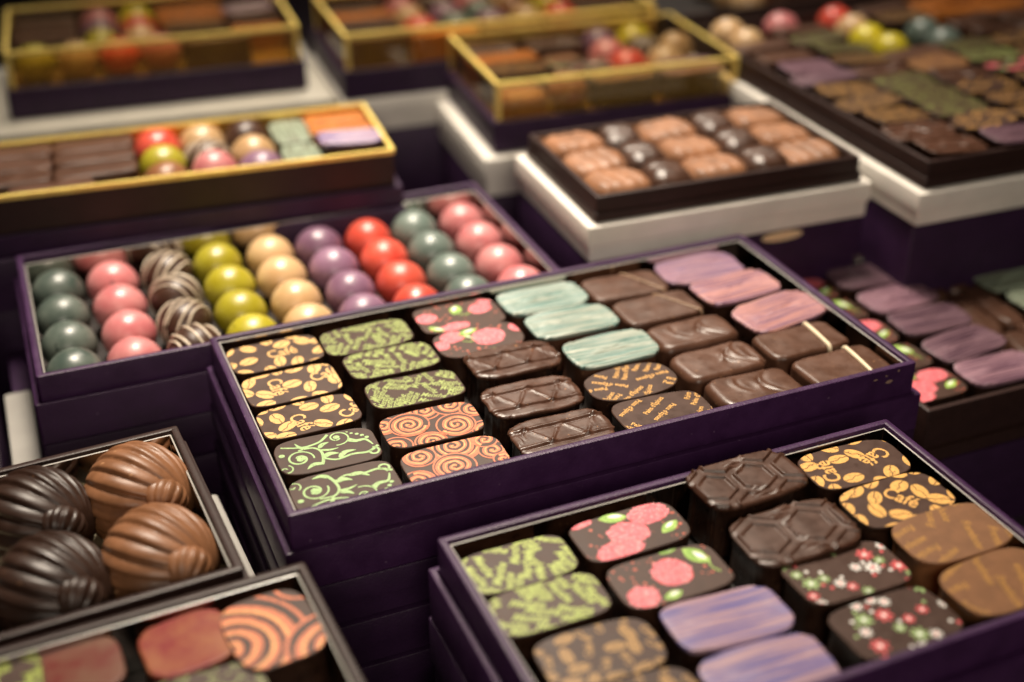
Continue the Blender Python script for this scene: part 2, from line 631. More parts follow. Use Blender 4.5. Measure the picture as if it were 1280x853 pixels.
def print_words(a, b, n, seed, txt, ink_, h, count, angs, shear=0.0, bold=0.015, sq=0.85, half=6.5, th=1.25):
    p = Print(a * .975, b * .975, n)
    rnd = random.Random(seed)
    taken = []
    k = 0
    for _ in range(4000):
        if k >= count:
            break
        x, y = rnd.uniform(-a, a), rnd.uniform(-b, b)
        ang = R(rnd.choice(angs) + rnd.uniform(-8, 8))
        pts = [(x + d * half * math.cos(ang), y + d * half * math.sin(ang)) for d in (-1, -.6, -.2, .2, .6, 1)]
        if all((u - q[0]) ** 2 + (v - q[1]) ** 2 > (2 * th) ** 2 for u, v in pts for q in taken):
            taken += pts
            p.word(txt, x, y, h, ang, ink_, shear=shear, bold=bold, squeeze=sq)
            k += 1
    return p.build('lettering_print')


def print_scroll(a, b, n, flip):
    p = Print(a * .985, b * .985, n)
    G = GREEN_INK
    f = -1 if flip else 1

    def st(P, w0, w1=None, n_=8):
        P = catmull([(x, y * f) for x, y in P], n_)
        w1 = w0 if w1 is None else w1
        p.stroke(P, lambda t: 1.25 * (w0 + (w1 - w0) * t), G)

    def leaf(x0, y0, x1, y1, bend, wd):
        y0 *= f
        y1 *= f
        mx, my = (x0 + x1) / 2 - (y1 - y0) * bend, (y0 + y1) / 2 + (x1 - x0) * bend
        P = catmull([(x0, y0), (mx, my), (x1, y1)], 8)
        p.stroke(P, lambda t: 0.15 + wd * math.sin(math.pi * min(1, t ** 0.7)), G, 0.06)
    s = spiral(-9.5, -1.6, 1.0, 4.6, 1.45, 2.6, 44, -1)
    p.stroke([(x, y * f) for x, y in s], lambda t: 0.9 - 0.35 * t, G)
    p.blob(-9.2, -1.9 * f, 1.35, 1.25, 0, G, 0.06)
    st([(-9, 3.0), (-4.5, 3.2), (-2.2, 0.5), (-2.4, -4.0), (-3.5, -7)], 0.5, 0.9)
    st([(-14, 6.5), (-9, 4.8), (-5, 4.6), (-1, 6), (2, 9)], 0.5, 0.8)
    st([(-2.4, -3.5), (1.5, -5.8), (7, -4.6), (12, -5.0), (16, -2.5)], 0.6, 0.9)
    s = spiral(4.6, 6.2, 0.8, 4.4, 1.2, -0.6, 40, -1)
    p.stroke([(x, y * f) for x, y in s], lambda t: 0.55, G)
    p.blob(4.4, 6.6 * f, 1.1, 1.0, 0, G, 0.06)
    st([(7.6, 4.0), (10, 2.4), (13, 2.2), (14.6, -1.4)], 1.7, 0.35)
    leaf(-2.4, 2.2, 1.4, 4.6, 0.15, 1.5)
    leaf(-2.3, 1.2, 3.6, 0.4, -0.1, 0.9)
    leaf(-2.4, -3.4, 3.0, -2.6, 0.2, 1.9)
    leaf(2.5, -5.2, 8.6, -2.6, 0.2, 1.8)
    leaf(-4.8, 3.2, -9.2, 7.4, 0.2, 1.2)
    leaf(-3.0, -6.5, -8.5, -8.0, -0.2, 1.6)
    s = spiral(-15.0, -6.2, 0.5, 2.6, 1.1, 0.4, 24, 1)
    p.stroke([(x, y * f) for x, y in s], 0.5, G)
    s = spiral(13.6, -5.2, 0.4, 2.4, 1.0, 1.4, 24, 1)
    p.stroke([(x, y * f) for x, y in s], 0.8, G)
    for x, y, r in ((9.6, 7.2, .55), (11.2, 6.2, .65), (12.6, 4.9, .7), (13.8, 3.3, .75), (-14.6, 1.8, 1.0), (8.4, 8.4, .4)):
        p.blob(x, y * f, r, r * .9, 0, G, 0.06, 12)
    return p.build('green_scroll_print')


def print_swirl(a, b, n, seed, S_, scale=1.0):
    p = Print(a * .985, b * .985, n)
    rnd = random.Random(seed)
    for k, (x, y, r, a0, cw) in enumerate(S_):
        z = 0.05 + 0.012 * k
        p.blob(x, y, r + 0.9 * scale, r + 0.9 * scale, 0, TOP, z, 36)
        turns = max(1.3, r / 2.3 / scale)
        P = spiral(x, y, 0.3, r, turns, a0, int(26 * turns), cw)
        P = [(u + 0.12 * math.sin(i * .9), v + 0.12 * math.cos(i * 1.3)) for i, (u, v) in enumerate(P)]
        p.stroke(P, lambda t: (1.1 + 0.55 * t + 0.2 * math.sin(40 * t)) * scale, ORANGE_INK, z + 0.004)
        P2 = [(x + (u - x) * 0.95, y + (v - y) * 0.95) for u, v in P]
        p.stroke(P2, lambda t: (0.27 + 0.10 * math.sin(33 * t)) * scale, CREAM_INK, z + 0.008)
        C = spiral(x, y, r + .7 * scale, r + .7 * scale, 1.0, a0, 40, cw)
        p.stroke(C, 0.55 * scale, ORANGE_INK, z + 0.004)
    return p.build('orange_swirl_print')


def raspberry(p, x, y, rx, ry, rot, seed):
    """a berry built of drupelets over a deeper red ground"""
    z0 = 0.056 + 0.008 * (seed % 7)
    rnd = random.Random(seed)
    p.blob(x, y, rx, ry, rot, PINKDOT_INK, z0, 40, 0.04, 0, seed)
    c, s = math.cos(rot), math.sin(rot)
    st = .98
    for j in range(-9, 10):
        for i in range(-9, 10):
            u = (i + .5 * (j % 2)) * st + rnd.uniform(-.12, .12)
            v = j * st * .86 + rnd.uniform(-.12, .12)
            if (u / (rx + .15)) ** 2 + (v / (ry + .15)) ** 2 > 1:
                continue
            r = .47 + rnd.uniform(-.05, .04)
            p.blob(x + u * c - v * s, y + u * s + v * c, r, r * .95, 0, PINK_INK if rnd.random() < .72 else PINK_PALE, z0 + .004, 8)


def pleaf(p, x, y, l, w_, rot):
    c, s = math.cos(rot), math.sin(rot)
    P = [(x + t * l * c / 2, y + t * l * s / 2) for t in [k / 8 - 1 for k in range(17)]]
    p.stroke(P, lambda t: 0.1 + w_ * math.sin(math.pi * t) ** .8, LEAF_INK, 0.095)
    for sd in (-1, 1):
        for q in (-.55, -.2, .15, .5):
            bx, by = x + q * l * c / 2, y + q * l * s / 2
            ex, ey = .13 * l, sd * w_ * .34 * math.sqrt(max(.05, 1 - q * q))
            p.stroke([(bx, by), (bx + ex * c - ey * s, by + ex * s + ey * c)], .22, LEAF_DARK, 0.098)
    P = [(x + .1 * l * c - s * w_ * .14 + t * l * .28 * c, y + .1 * l * s + c * w_ * .14 + t * l * .28 * s) for t in [k / 4 - 1 for k in range(9)]]
    p.stroke(P, lambda t: 0.05 + w_ * .36 * math.sin(math.pi * t), WHITE_INK, 0.101)


def print_rasp(a, b, n, seed, berries, leaves, curls=()):
    p = Print(a * .985, b * .985, n)
    rnd = random.Random(seed)
    for _ in range(46):
        r = rnd.uniform(.18, .62)
        p.blob(rnd.uniform(-a, a), rnd.uniform(-b, b), r, r, 0, RED_INK, 0.045, 9)
    for i, (x, y, rx, ry, rot) in enumerate(berries):
        raspberry(p, x, y, rx, ry, rot, seed * 7 + i)
    for q in leaves:
        pleaf(p, *q)
    for P in curls:
        p.stroke(catmull(P), 0.4, LEAF_INK, 0.05)
    return p.build('raspberry_print')


def print_flowers(a, b, n, seed):
    p = Print(a * .985, b * .985, n)
    rnd = random.Random(seed)
    taken = []
    for r, nn in ((2.75, 5), (1.9, 13), (1.0, 12)):
        for k, (x, y) in enumerate(darts(rnd, a, b, r * .86, 90 if r > 2 else 420, taken)[:nn]):
            m = rnd.choice((FLOWER_RED, WHITE_INK, FLOWER_GREEN)) if r > 1 else rnd.choice((WHITE_INK, FLOWER_GREEN, FLOWER_RED))
            if r > 1:
                a0 = rnd.uniform(0, 1)
                for q in range(7):
                    t = a0 + q * math.pi / 3.5
                    p.blob(x + r * .58 * math.cos(t), y + r * .58 * math.sin(t), r * .42, r * .175, t, m, 0.05 + q * .001, 10)
                p.blob(x, y, r * .26, r * .26, 0, FLOWER_RED if m is WHITE_INK else WHITE_INK, 0.07, 10)
            else:
                p.blob(x, y, r * .66, r * .66, rnd.uniform(0, 1), m, 0.05, 20, 0, 6)
    return p.build('daisy_print')


def print_grain(a, b, n, seed, ink_):
    p = Print(a * .985, b * .985, n)
    rnd = random.Random(seed)
    taken = []
    for x, y in darts(rnd, a, b, 2.5, 1500, taken):
        rot = rnd.choice((0.1, 1.2, -1.1, 1.7)) + rnd.uniform(-.2, .2)
        if rnd.random() < .45:
            bean(p, x, y, 6.4, 3.3, rot, ink_)
        else:
            p.word('Café', x, y, 3.0, rot, ink_, bold=0.03, squeeze=.9)
    return p.build('coffee_bean_print')


def print_speck(a, b, n, seed, ink_, cnt=260):
    p = Print(a * .985, b * .985, n)
    rnd = random.Random(seed)
    for _ in range(cnt):
        p.blob(rnd.uniform(-a, a), rnd.uniform(-b, b), rnd.uniform(.4, 1.3), rnd.uniform(.3, .6), rnd.uniform(0, 3), ink_, 0.05, 8)
    return p.build('speckled_print')


# ------------------------------------------------------------------ chocolate bodies
def body_dipped(a, b, h, n, seed, lip=0.4, side=DIP, top=TOP, k=56):
    """dipped ganache with a flat transfer top that overhangs a little"""
    mb = MB()
    rnd = random.Random(seed)
    f = [rnd.uniform(0, 6.3) for _ in range(6)]

    def loop(s, z, amp):
        P = []
        for i, (x, y) in enumerate(sup(a, b, n, k, seed, 0.006)):
            t = 2 * math.pi * i / k
            wv = amp * (math.sin(3 * t + f[0] + z * .3) + .6 * math.sin(7 * t + f[1] + z * .5) + .5 * math.sin(13 * t + f[2] + z))
            l = math.hypot(x, y)
            q = (l + s + wv) / l
            P.append((x * q, y * q, z))
        return P
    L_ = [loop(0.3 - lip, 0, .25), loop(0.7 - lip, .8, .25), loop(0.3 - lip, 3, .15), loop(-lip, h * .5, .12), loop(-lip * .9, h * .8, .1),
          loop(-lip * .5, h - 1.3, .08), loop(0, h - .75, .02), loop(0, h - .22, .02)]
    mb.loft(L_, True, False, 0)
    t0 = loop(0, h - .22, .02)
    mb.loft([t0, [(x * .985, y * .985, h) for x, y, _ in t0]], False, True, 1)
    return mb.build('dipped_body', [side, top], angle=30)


def body_grid(a, b, h, n, seed, zf, jag=0.0, nr=34, k=120, lip=0.6, side=DIP, top=RELIEF, edge=1.0, rim=0.45):
    """body whose top is a relief: zf(x, y) gives the height above h"""
    rnd = random.Random(seed)
    f = [rnd.uniform(0, 6.3) for _ in range(8)]
    out = []
    for i, (x, y) in enumerate(sup(a, b, n, k)):
        t = 2 * math.pi * i / k
        j = 1 + jag * (math.sin(17 * t + f[0]) * .5 + math.sin(29 * t + f[1]) * .5 + math.sin(41 * t + f[2]) * .5 + .8 * math.sin(7 * t + f[3]))
        out.append((x * j, y * j))
    v, fc, fm = [], [], []
    for r in range(nr, 0, -1):
        q = (r / nr) ** .85
        for x, y in out:
            e = max(0, (q - 1 + edge * .1) / (edge * .1)) if edge > 0 else 0
            v.append((x * q, y * q, h + zf(x * q, y * q) - rim * e ** 2))
    v.append((0, 0, h + zf(0, 0)))
    for r in range(nr - 1):
        for i in range(k):
            i2 = (i + 1) % k
            fc.append((r * k + i, r * k + i2, (r + 1) * k + i2, (r + 1) * k + i))
            fm.append(1)
    for i in range(k):
        fc.append(((nr - 1) * k + i, (nr - 1) * k + (i + 1) % k, nr * k))
        fm.append(1)
    prev = 0
    for (s, z, amp, mi) in ((0.05, h - 1.3, .05, 1), (-lip, h - 1.9, .05, 0), (-lip - .1, h * .5, .12, 0), (-lip + .2, 2, .15, 0), (0.3 - lip, .7, .2, 0), (-lip, 0, .2, 0)):
        b0 = len(v)
        for i, (x, y) in enumerate(out):
            t = 2 * math.pi * i / k
            l = math.hypot(x, y)
            if mi == 0:
                X, Y = sup(a, b, n, k)[i] if False else (x, y)
            q = (l + s + amp * math.sin(5 * t + f[4] + z)) / l
            v.append((x * q, y * q, z))
        for i in range(k):
            i2 = (i + 1) % k
            fc.append((b0 + i, b0 + i2, prev + i2, prev + i))
            fm.append(mi)
        prev = b0
    fc.append(tuple(prev + i for i in range(k - 1, -1, -1)))
    fm.append(0)
    return mesh('relief_body', v, fc, [side, top], fm, angle=None)


def body_round(a, b, h, n, seed, ripple=None, mat=ENROBED, er=2.2, nr=16, k=72):
    """enrobed block with soft shoulders and an uneven top"""
    rnd = random.Random(seed)
    f = [rnd.uniform(0, 6.3) for _ in range(6)]
    ol = sup(a, b, n, k, seed, 0.006)
    v, fc = [], []
    prof = []
    for i in range(9):
        t = math.pi / 2 * i / 8
        prof.append((er * (1 - math.sin(t)), h - er * (1 - math.cos(t))))      # inset, z   (top to side)
    rows = []
    for ins, z in [(0.6, 0), (-0.4, .6), (-.1, 2.2)] + [(i_, z_) for i_, z_ in reversed(prof)]:
        rows.append((ins, z))
    for ins, z in rows:
        for i, (x, y) in enumerate(ol):
            t = 2 * math.pi * i / k
            l = math.hypot(x, y)
            q = (l - ins + .12 * math.sin(6 * t + f[0] + z * .4) + .1 * math.sin(11 * t + f[1])) / l
            X, Y = x * q, y * q
            zz = z
            if ripple and z > h - er:
                zz += ripple(X, Y) * min(1, (z - h + er) / er)
            v.append((X, Y, zz))
    nrow = len(rows)
    base_i = (nrow - 1) * k
    for r in range(1, nr):
        q = 1 - r / nr
        for i in range(k):
            x, y, z = v[base_i + i]
            X, Y = x * q, y * q
            zz = h + .15 * (1 - q * q) + .07 * math.sin(X * .5 + f[2]) + .07 * math.sin(Y * .7 + f[3]) - (.07 * math.sin(x * .5 + f[2]) + .07 * math.sin(y * .7 + f[3])) * q ** 6
            if ripple:
                zz += ripple(X, Y)
            v.append((X, Y, zz))
    v.append((0, 0, h + .15 + (ripple(0, 0) if ripple else 0)))
    tot = nrow + nr - 1
    for r in range(tot - 1):
        for i in range(k):
            i2 = (i + 1) % k
            fc.append((r * k + i, r * k + i2, (r + 1) * k + i2, (r + 1) * k + i))
    for i in range(k):
        fc.append(((tot - 1) * k + i, (tot - 1) * k + (i + 1) % k, tot * k))
    fc.append(tuple(range(k - 1, -1, -1)))
    return mesh('enrobed_body', v, fc, [mat], None, angle=None)


def seg_d(x, y, x0, y0, x1, y1):
    dx, dy = x1 - x0, y1 - y0
    t = max(0, min(1, ((x - x0) * dx + (y - y0) * dy) / (dx * dx + dy * dy)))
    return math.hypot(x - x0 - t * dx, y - y0 - t * dy)


def zf_ridges(off):
    segs = []
    N_ = [(-21 + off + i * 6.2, (5.2 if i % 2 else -4.8)) for i in range(9)]
    for i in range(8):
        segs.append((*N_[i], *N_[i + 1]))

    def f(x, y):
        z = 0.12 * math.sin(x * .35 + off)
        for yy in (5.2, -4.8):
            d = y - yy
            z += 0.42 * math.exp(-(d / .42) ** 2) - 0.55 * math.exp(-((d + 1.0) / .45) ** 2)
        m = min(seg_d(x, y, *s) for s in segs)
        z += 0.40 * math.exp(-(m / .38) ** 2)
        for nx, ny in N_:
            z += 0.55 * math.exp(-((x - nx) ** 2 + (y - ny) ** 2) / 0.9)
        return z
    return f


def zf_hex(ox, oy, s=14.0):
    cs = []
    for i in range(-4, 5):
        for j in range(-4, 5):
            cs.append((ox + s * (i + .5 * (j % 2)) * 1.0, oy + s * .866 * j))

    def f(x, y):
        best = None
        for cx, cy in cs:
            dx, dy = x - cx, y - cy
            h_ = max(abs(dx), abs(dx * .5 + dy * .866), abs(dx * .5 - dy * .866))
            if best is None or h_ < best:
                best = h_
        e = s / 2 - best                       # distance to the cell border
        rg = .80 * math.exp(-((e - 1.6) / .46) ** 6)
        return rg + (.12 if e > 1.7 else 0) * min(1, max(0, (e - 1.7) / .8)) + 0.05 * math.sin(x * .4)
    return f


def ripple_wave(seed, amt=0.5):
    rnd = random.Random(seed)
    L_ = [(rnd.uniform(-8, 10), rnd.uniform(-4, 4), rnd.uniform(.5, 1.0), rnd.uniform(-.5, .5)) for _ in range(4)]

    def f(x, y):
        z = 0
        for cx, cy, w_, bend in L_:
            d = x - cx - bend * y - .09 * y * y
            z += amt * math.exp(-(d / w_) ** 2) * math.exp(-((y - cy) / 6) ** 2) - amt * .55 * math.exp(-((d - 1.6) / 1.0) ** 2) * math.exp(-((y - cy) / 6) ** 2)
        return z
    return f


def plate(a, b, n, seed, mat, h0, tilt=0.0, ribs=0.12, th=1.5, grow=0.0, k=96, nr=30):
    """the coloured ribbed plate laid on top of a piece"""
    rnd = random.Random(seed)
    f = [rnd.uniform(0, 6.3) for _ in range(8)]
    ol = sup(a + grow, b + grow, n, k, seed, 0.012)
    v, fc = [], []

    def top(x, y):
        return h0 + th + .22 * math.sin(x * .17 + f[0]) + ribs * math.sin(y * 3.1 + .25 * math.sin(x * .3 + f[1]) + f[2]) + ribs * .6 * math.sin(y * 5.7 + f[3])
    for s, dz in ((-.5, -th), (0, -th + .35), (.05, -.45), (-.12, -.1), (-.5, 0)):
        for x, y in ol:
            l = math.hypot(x, y)
            q = (l + s) / l
            zt = top(x, y)
            v.append((x * q, y * q, zt + dz if dz > -th else h0 - .2))
    for r in range(1, nr):
        q = (1 - r / nr)
        for x, y in ol:
            l = math.hypot(x, y)
            p_ = (l - .5) / l * q
            v.append((x * p_, y * p_, top(x * p_, y * p_)))
    v.append((0, 0, top(0, 0)))
    tot = 5 + nr - 1
    for r in range(tot - 1):
        for i in range(k):
            i2 = (i + 1) % k
            fc.append((r * k + i, r * k + i2, (r + 1) * k + i2, (r + 1) * k + i))
    for i in range(k):
        fc.append(((tot - 1) * k + i, (tot - 1) * k + (i + 1) % k, tot * k))
    fc.append(tuple(range(k - 1, -1, -1)))
    return mesh('coloured_plate', v, fc, [mat], None, angle=None)


def band(a, b, h, er, mat, x0, w_=1.7, slant=0.10):
    """stripe of white chocolate piped over an enrobed block, draped down both sides"""
    prof = []
    for i in range(7):
        t = math.pi / 2 * i / 6
        prof.append((b - er + er * math.cos(t), h - er + er * math.sin(t)))
    path = [(b + .1, h * .55)] + prof
    path = [(y, z) for y, z in path] + [(0, h + .15)] + [(-y, z) for y, z in reversed(path)]
    pts = []
    for y, z in path:
        l = math.hypot(y, z - h + er)
        pts.append((x0 + slant * y, y * 1.012, z + .22))
    mb = MB()
    mb.tube(pts, lambda t: w_ / 2, 8)
    V = [(x, y, z) for x, y, z in mb.v]
    return mesh('white_chocolate_band', V, mb.f, [mat], mb.m, angle=None)


def ball_mesh(r=10.6, sq=0.92, seed=0, k=36, m=20, mat=None):
    rnd = random.Random(seed)
    f = [rnd.uniform(0, 6.3) for _ in range(4)]
    v, fc = [], []
    zc = r * sq * .93
    for j in range(1, m):
        ph = math.pi * j / m
        for i in range(k):
            t = 2 * math.pi * i / k
            rr = r * (1 + .012 * math.sin(2 * t + f[0]) * math.sin(ph) + .010 * math.sin(3 * ph + f[1]))
            v.append((rr * math.sin(ph) * math.cos(t), rr * math.sin(ph) * math.sin(t), max(0, zc + rr * sq * math.cos(ph))))
    v.append((0, 0, zc + r * sq))
    v.append((0, 0, 0))
    T, B = len(v) - 2, len(v) - 1
    for j in range(m - 2):
        for i in range(k):
            i2 = (i + 1) % k
            fc.append((j * k + i, (j + 1) * k + i, (j + 1) * k + i2, j * k + i2))
    for i in range(k):
        i2 = (i + 1) % k
        fc.append((T, i, i2))
        fc.append((B, (m - 2) * k + i2, (m - 2) * k + i))
    return mesh('chocolate_ball', v, fc, [mat], None, angle=None)


def drizzle_mesh(r, sq, seed):
    rnd = random.Random(seed)
    ax = Vector((rnd.uniform(-1, 1), rnd.uniform(-1, 1), rnd.uniform(-.25, .35))).normalized()
    u = ax.cross(Vector((0, 0, 1))).normalized()
    v_ = ax.cross(u)
    mb = MB()
    zc = r * sq * .93
    d = -.72
    while d < .8:
        rr = math.sqrt(1 - d * d)
        pts = []
        ph = rnd.uniform(0, 6)
        for k in range(28):
            t = 2 * math.pi * k / 28
            dd = d + .06 * math.sin(2 * t + ph)
            q = ax * dd + (u * math.cos(t) + v_ * math.sin(t)) * math.sqrt(max(.05, 1 - dd * dd))
            q.normalize()
            pts.append((q.x * r * 1.012, q.y * r * 1.012, max(.6, zc + q.z * r * sq * 1.012)))
        mb.tube(pts, rnd.uniform(.38, .70), 6, True)
        d += rnd.uniform(.24, .46)
    return mb.build('drizzle', DRIZZLE, angle=None)


# ------------------------------------------------------------------ catalogue of pieces: kind -> [(body mesh, [(part name, mesh)])]
PA, PB, PN, PH = 16.7, 10.15, 5.4, 15.0
CAT = {}


def kind(name, variants):
    CAT[name] = variants


def flat(seed, prints, **k):
    a, b, n, h = k.pop('a', PA), k.pop('b', PB), k.pop('n', PN), k.pop('h', PH)
    body = body_dipped(a, b, h, n, seed, **k)
    ps = []
    for nm, me in prints:
        me.transform(Matrix.Translation((0, 0, h * MM)))
        ps.append((nm, me))
    return (body, ps)


kind('cafe', [
    flat(1, [('printed_motif', print_cafe(PA, PB, PN, 12, [(2.5, 0.3, 3)]))]),
    flat(2, [('printed_motif', print_cafe(PA, PB, PN, 22, [(-5.0, 0.5, -88), (12.5, 2.4, 14)]))]),
    flat(3, [('printed_motif', print_cafe(PA, PB, PN, 35, [(-3.2, -2.6, -80), (14.5, -2.0, 35)]))]),
])
kind('cafe_side', [
    flat(4, [('printed_motif', print_cafe(PA + .3, PB - .1, 4.2, 41, [(-10.0, -0.5, 82), (8.2, 1.0, 200)], AMBER_INK))], a=PA + .3, b=PB - .1, n=4.2, lip=1.2),
    flat(5, [('printed_motif', print_cafe(PA + .3, PB - .1, 4.2, 57, [(1.6, 0.2, -62)], AMBER_INK))], a=PA + .3, b=PB - .1, n=4.2, lip=1.2),
])
kind('menthe', [flat(10 + i, [('printed_motif', print_words(PA, PB - .4, 4.8, 60 + i, 'Menthe', LIME_INK, 3.6, 60, (-24, -80, 64), shear=.3, bold=.01, sq=.80, half=4.3, th=.74))], b=PB - .4, n=4.8) for i in range(3)])
kind('menthe_lime', [flat(14 + i, [('printed_motif', print_words(PA - .4, PB - .8, 4.6, 70 + i, 'Menthe', LIME_BRIGHT, 4.0, 60, (-24, -80, 64), shear=.3, bold=.03, sq=.80, half=4.8, th=.84))], a=PA - .4, b=PB - .8, n=4.6) for i in range(2)])
kind('scroll', [flat(20 + i, [('printed_motif', print_scroll(PA, PB, 4.6, i == 1))], n=4.6) for i in range(2)])
kind('swirl', [
    flat(24, [('printed_motif', print_swirl(PA, PB, 4.6, 1, [(-14, -8, 4.4, 0, 1), (0, 9, 5, 2, 1), (9, 9, 5.2, 1, 1), (16, 4, 4, 2, 1), (16, -9, 4, 1, 1), (-15.5, 5, 4.4, 1, 1), (-3, -9.6, 4.6, 0, -1), (-7, 2.5, 6.0, 2, 1), (7.5, -3.2, 5.8, 0.5, -1)]))], n=4.6),
    flat(25, [('printed_motif', print_swirl(PA, PB, 4.6, 2, [(2, 8, 8.5, 2.2, 1), (-14, -6, 4.5, 2, 1), (13, 1, 4, 2, 1), (-10, 6.2, 4.6, 2, -1), (12.5, 7.2, 3.4, 1, 1), (14.5, -5, 2.6, 0, 1), (-1.2, -3.0, 6.2, 0.5, 1)]))], n=4.6),
])
kind('raspberry', [
    flat(30, [('printed_motif', print_rasp(PA, PB, 4.2, 3, [(-12.5, 1.8, 4.3, 3.4, .1), (9.5, 3.0, 4.6, 3.6, .5), (-4.5, -7.6, 6.5, 2.6, .1), (13.5, 8.5, 3, 2.5, 0)],
                                           [(0.2, 4.6, 7, 4.6, 1.1), (-11.5, -7.0, 6.5, 3.0, -.7)], [[(0, 1), (3, 0), (6, 2)]]))]),
    flat(31, [('printed_motif', print_rasp(PA, PB, 3.4, 4, [(4.0, 0.5, 6.2, 5.6, .2), (-8.5, 5.0, 4.4, 3.8, .2), (-14.5, 0.5, 3.0, 3.2, 0), (15.5, 3, 2, 3, 0)],
                                           [(-2.0, 6.4, 8, 3.4, .25), (-3.5, 3.6, 6, 1.4, -.9)], [[(-6, 1), (-3, -.5), (0, 2)], [(-2, -8), (0, -9), (3, -8)]]))], n=3.4),
])
kind('raspberry_bold', [
    flat(32, [('printed_motif', print_rasp(PA + .3, PB - .3, 4.8, 5, [(-6.5, -6.5, 7.4, 4.0, .05), (-0.8, -.6, 6.2, 5.0, -.1), (8.8, 5.2, 6.4, 4.4, .05), (-11.5, 8.5, 3.6, 1.4, .2)],
                                               [(-1.8, 7.6, 8.6, 4.4, -.25), (11.5, -3.0, 7.5, 3.6, .5)], [[(7, 10), (8, 8.6), (12, 9.5)]]))], a=PA + .3, b=PB - .3, n=4.8),
    flat(33, [('printed_motif', print_rasp(PA + .3, PB - .3, 4.8, 6, [(1.2, 1.0, 5.8, 5.6, 0), (-10.8, -5.2, 4.4, 4.2, 0)],
                                               [(10.8, 4.8, 9, 5.2, -1.1), (-3.0, -7.6, 6.0, 3.0, .2), (4.5, 9.6, 6, 2.0, .1)], [[(14, -4), (12.6, -1), (14, 3)]]))], a=PA + .3, b=PB - .3, n=4.8),
])
kind('ridged', [(body_grid(PA + .2, PB + .2, PH, 4.2, 40 + i, zf_ridges(o_), jag=.014, lip=1.4), []) for i, o_ in enumerate((0.0, 2.0, 3.6))])
kind('hexed', [(body_grid(PA + 1.0, PB + .9, PH + 2.5, 4.4, 44, zf_hex(-11.5, -.5), jag=.008, lip=1.6, top=HEXM, nr=64, k=220), []),
               (body_grid(PA + 1.0, PB + 1.4, PH + 2.5, 4.6, 45, zf_hex(5.5, 0.5, 15.5), jag=.004, lip=1.0, top=HEXM, nr=64, k=220), [])])


def plated(seed, mat, a=PA, b=PB, n=3.4, h=PH, grow=.4, ribs=.26, side=ENROBED):
    return (body_dipped(a - .6, b - .5, h - 1.2, n + .6, seed, lip=0.2, side=side, top=side), [('striped_plate', plate(a, b, n, seed, mat, h - 1.5, grow=grow, ribs=ribs))])


kind('turquoise', [plated(50 + i, TURQ, n=4.2) for i in range(3)])
kind('pinkstripe', [plated(54 + i, LILAC, n=4.2, a=PA + .4, b=PB + .4, side=DIP) for i in range(2)])
kind('lilacstripe', [plated(57, LILAC2, n=4.2, a=PA + .4, b=PB + .4, side=DIP)])
kind('violet', [plated(58 + i, VIOLET, n=4.6, ribs=.10, b=PB - .5, side=DIP) for i in range(2)])
kind('mauve', [plated(60 + i, MAUVE, n=4.4, b=PB - .6, side=DIP) for i in range(3)])
kind('sage', [plated(64 + i, SAGE, n=4.4, b=PB - .6, side=DIP) for i in range(2)])
kind('marble', [plated(66, MARBLE, a=11.6, b=10.6, n=3.4, ribs=.0), plated(67, MARBLE2, a=11.6, b=10.6, n=3.4, ribs=.0)])
kind('pain', [flat(70 + i, [('printed_motif', print_words(PA, PB + .4, nn, 80 + i, "Pains d'Épices", AMBER_INK, 2.75, cnt, (38, -40, 180, 52, 215, 140), half=6.8, th=1.15))], b=PB + .4, n=nn)
              for i, (nn, cnt) in enumerate(((2.7, 15), (4.2, 10)))])
kind('framboise', [flat(74 + i, [('printed_motif', print_words(PA + .6, PB + .8, 3.4, 90 + i, 'Framboise', BROWN_INK, 3.7, 10, (186, -60, 62, 250, 20), shear=.3, half=7.0, th=1.45))],
                        a=PA + .6, b=PB + .8, n=3.4, side=MILK, top=MILKTOP, lip=1.0) for i in range(2)])
kind('flowers', [flat(76 + i, [('printed_motif', print_flowers(PA + .3, PB + .4, 4.8, 100 + i))], a=PA + .3, b=PB + .4, n=4.8, lip=1.2) for i in range(2)])
kind('grain', [flat(78, [('printed_motif', print_grain(PA, PB, 4.2, 110, OCHRE_INK))], n=4.2)])
kind('speck_gold', [flat(80 + i, [('printed_motif', print_speck(PA, PB, 4.2, 120 + i, OCHRE_INK))]) for i in range(2)])
kind('speck_green', [flat(82 + i, [('printed_motif', print_speck(PA, PB, 4.2, 124 + i, OLIVE_INK, 200))]) for i in range(2)])
kind('swirl_big', [flat(84, [('printed_motif', print_swirl(12.0, 14.5, 3.8, 5, [(13, 15, 6, 1, 1), (-11, 16, 6, 0, 1), (-12, -2, 19, 2.6, -1), (13, -14, 12, 2.4, 1)], 2.0))],
                        a=12.0, b=14.5, n=3.8)])
kind('plain', [(body_round(PA - .2, PB - .3, PH, 6.0, 130 + i), []) for i in range(2)])
kind('lined', [(body_round(PA - .2, PB - .3, PH, 6.0, 134 + i, er=1.6), [('thin_white_line', band(PA - .2, PB - .3, PH, 1.6, surf('pale_line', (0.36, 0.24, 0.15), .4), 7.5 + i, .7, -.55))]) for i in range(2)])
kind('waved', [(body_round(PA - .2, PB - .2, PH, 5.0, 140 + i, ripple_wave(9 + i, .55), er=3.0), []) for i in range(3)])
kind('banded', [(body_round(PA - .3, PB - .4, PH, 7.0, 146 + i, er=1.9), [('white_band', band(PA - .3, PB - .4, PH, 1.9, surf('white_chocolate', (0.78, 0.66, 0.46), .38, var=.06), 7.0, 1.7))]) for i in range(2)])
kind('loaf', [(body_round(13.2, 11.2, 11.5, 3.1, 150 + i, lambda x, y: .35 * math.sin(x * 1.1 + .25 * y), mat=surf('pale_milk_truffle', (0.25, 0.112, 0.052), 0.50, var=.25, vscale=120, bump=.2, bscale=250, ovar=.08), er=5.2), []) for i in range(2)])
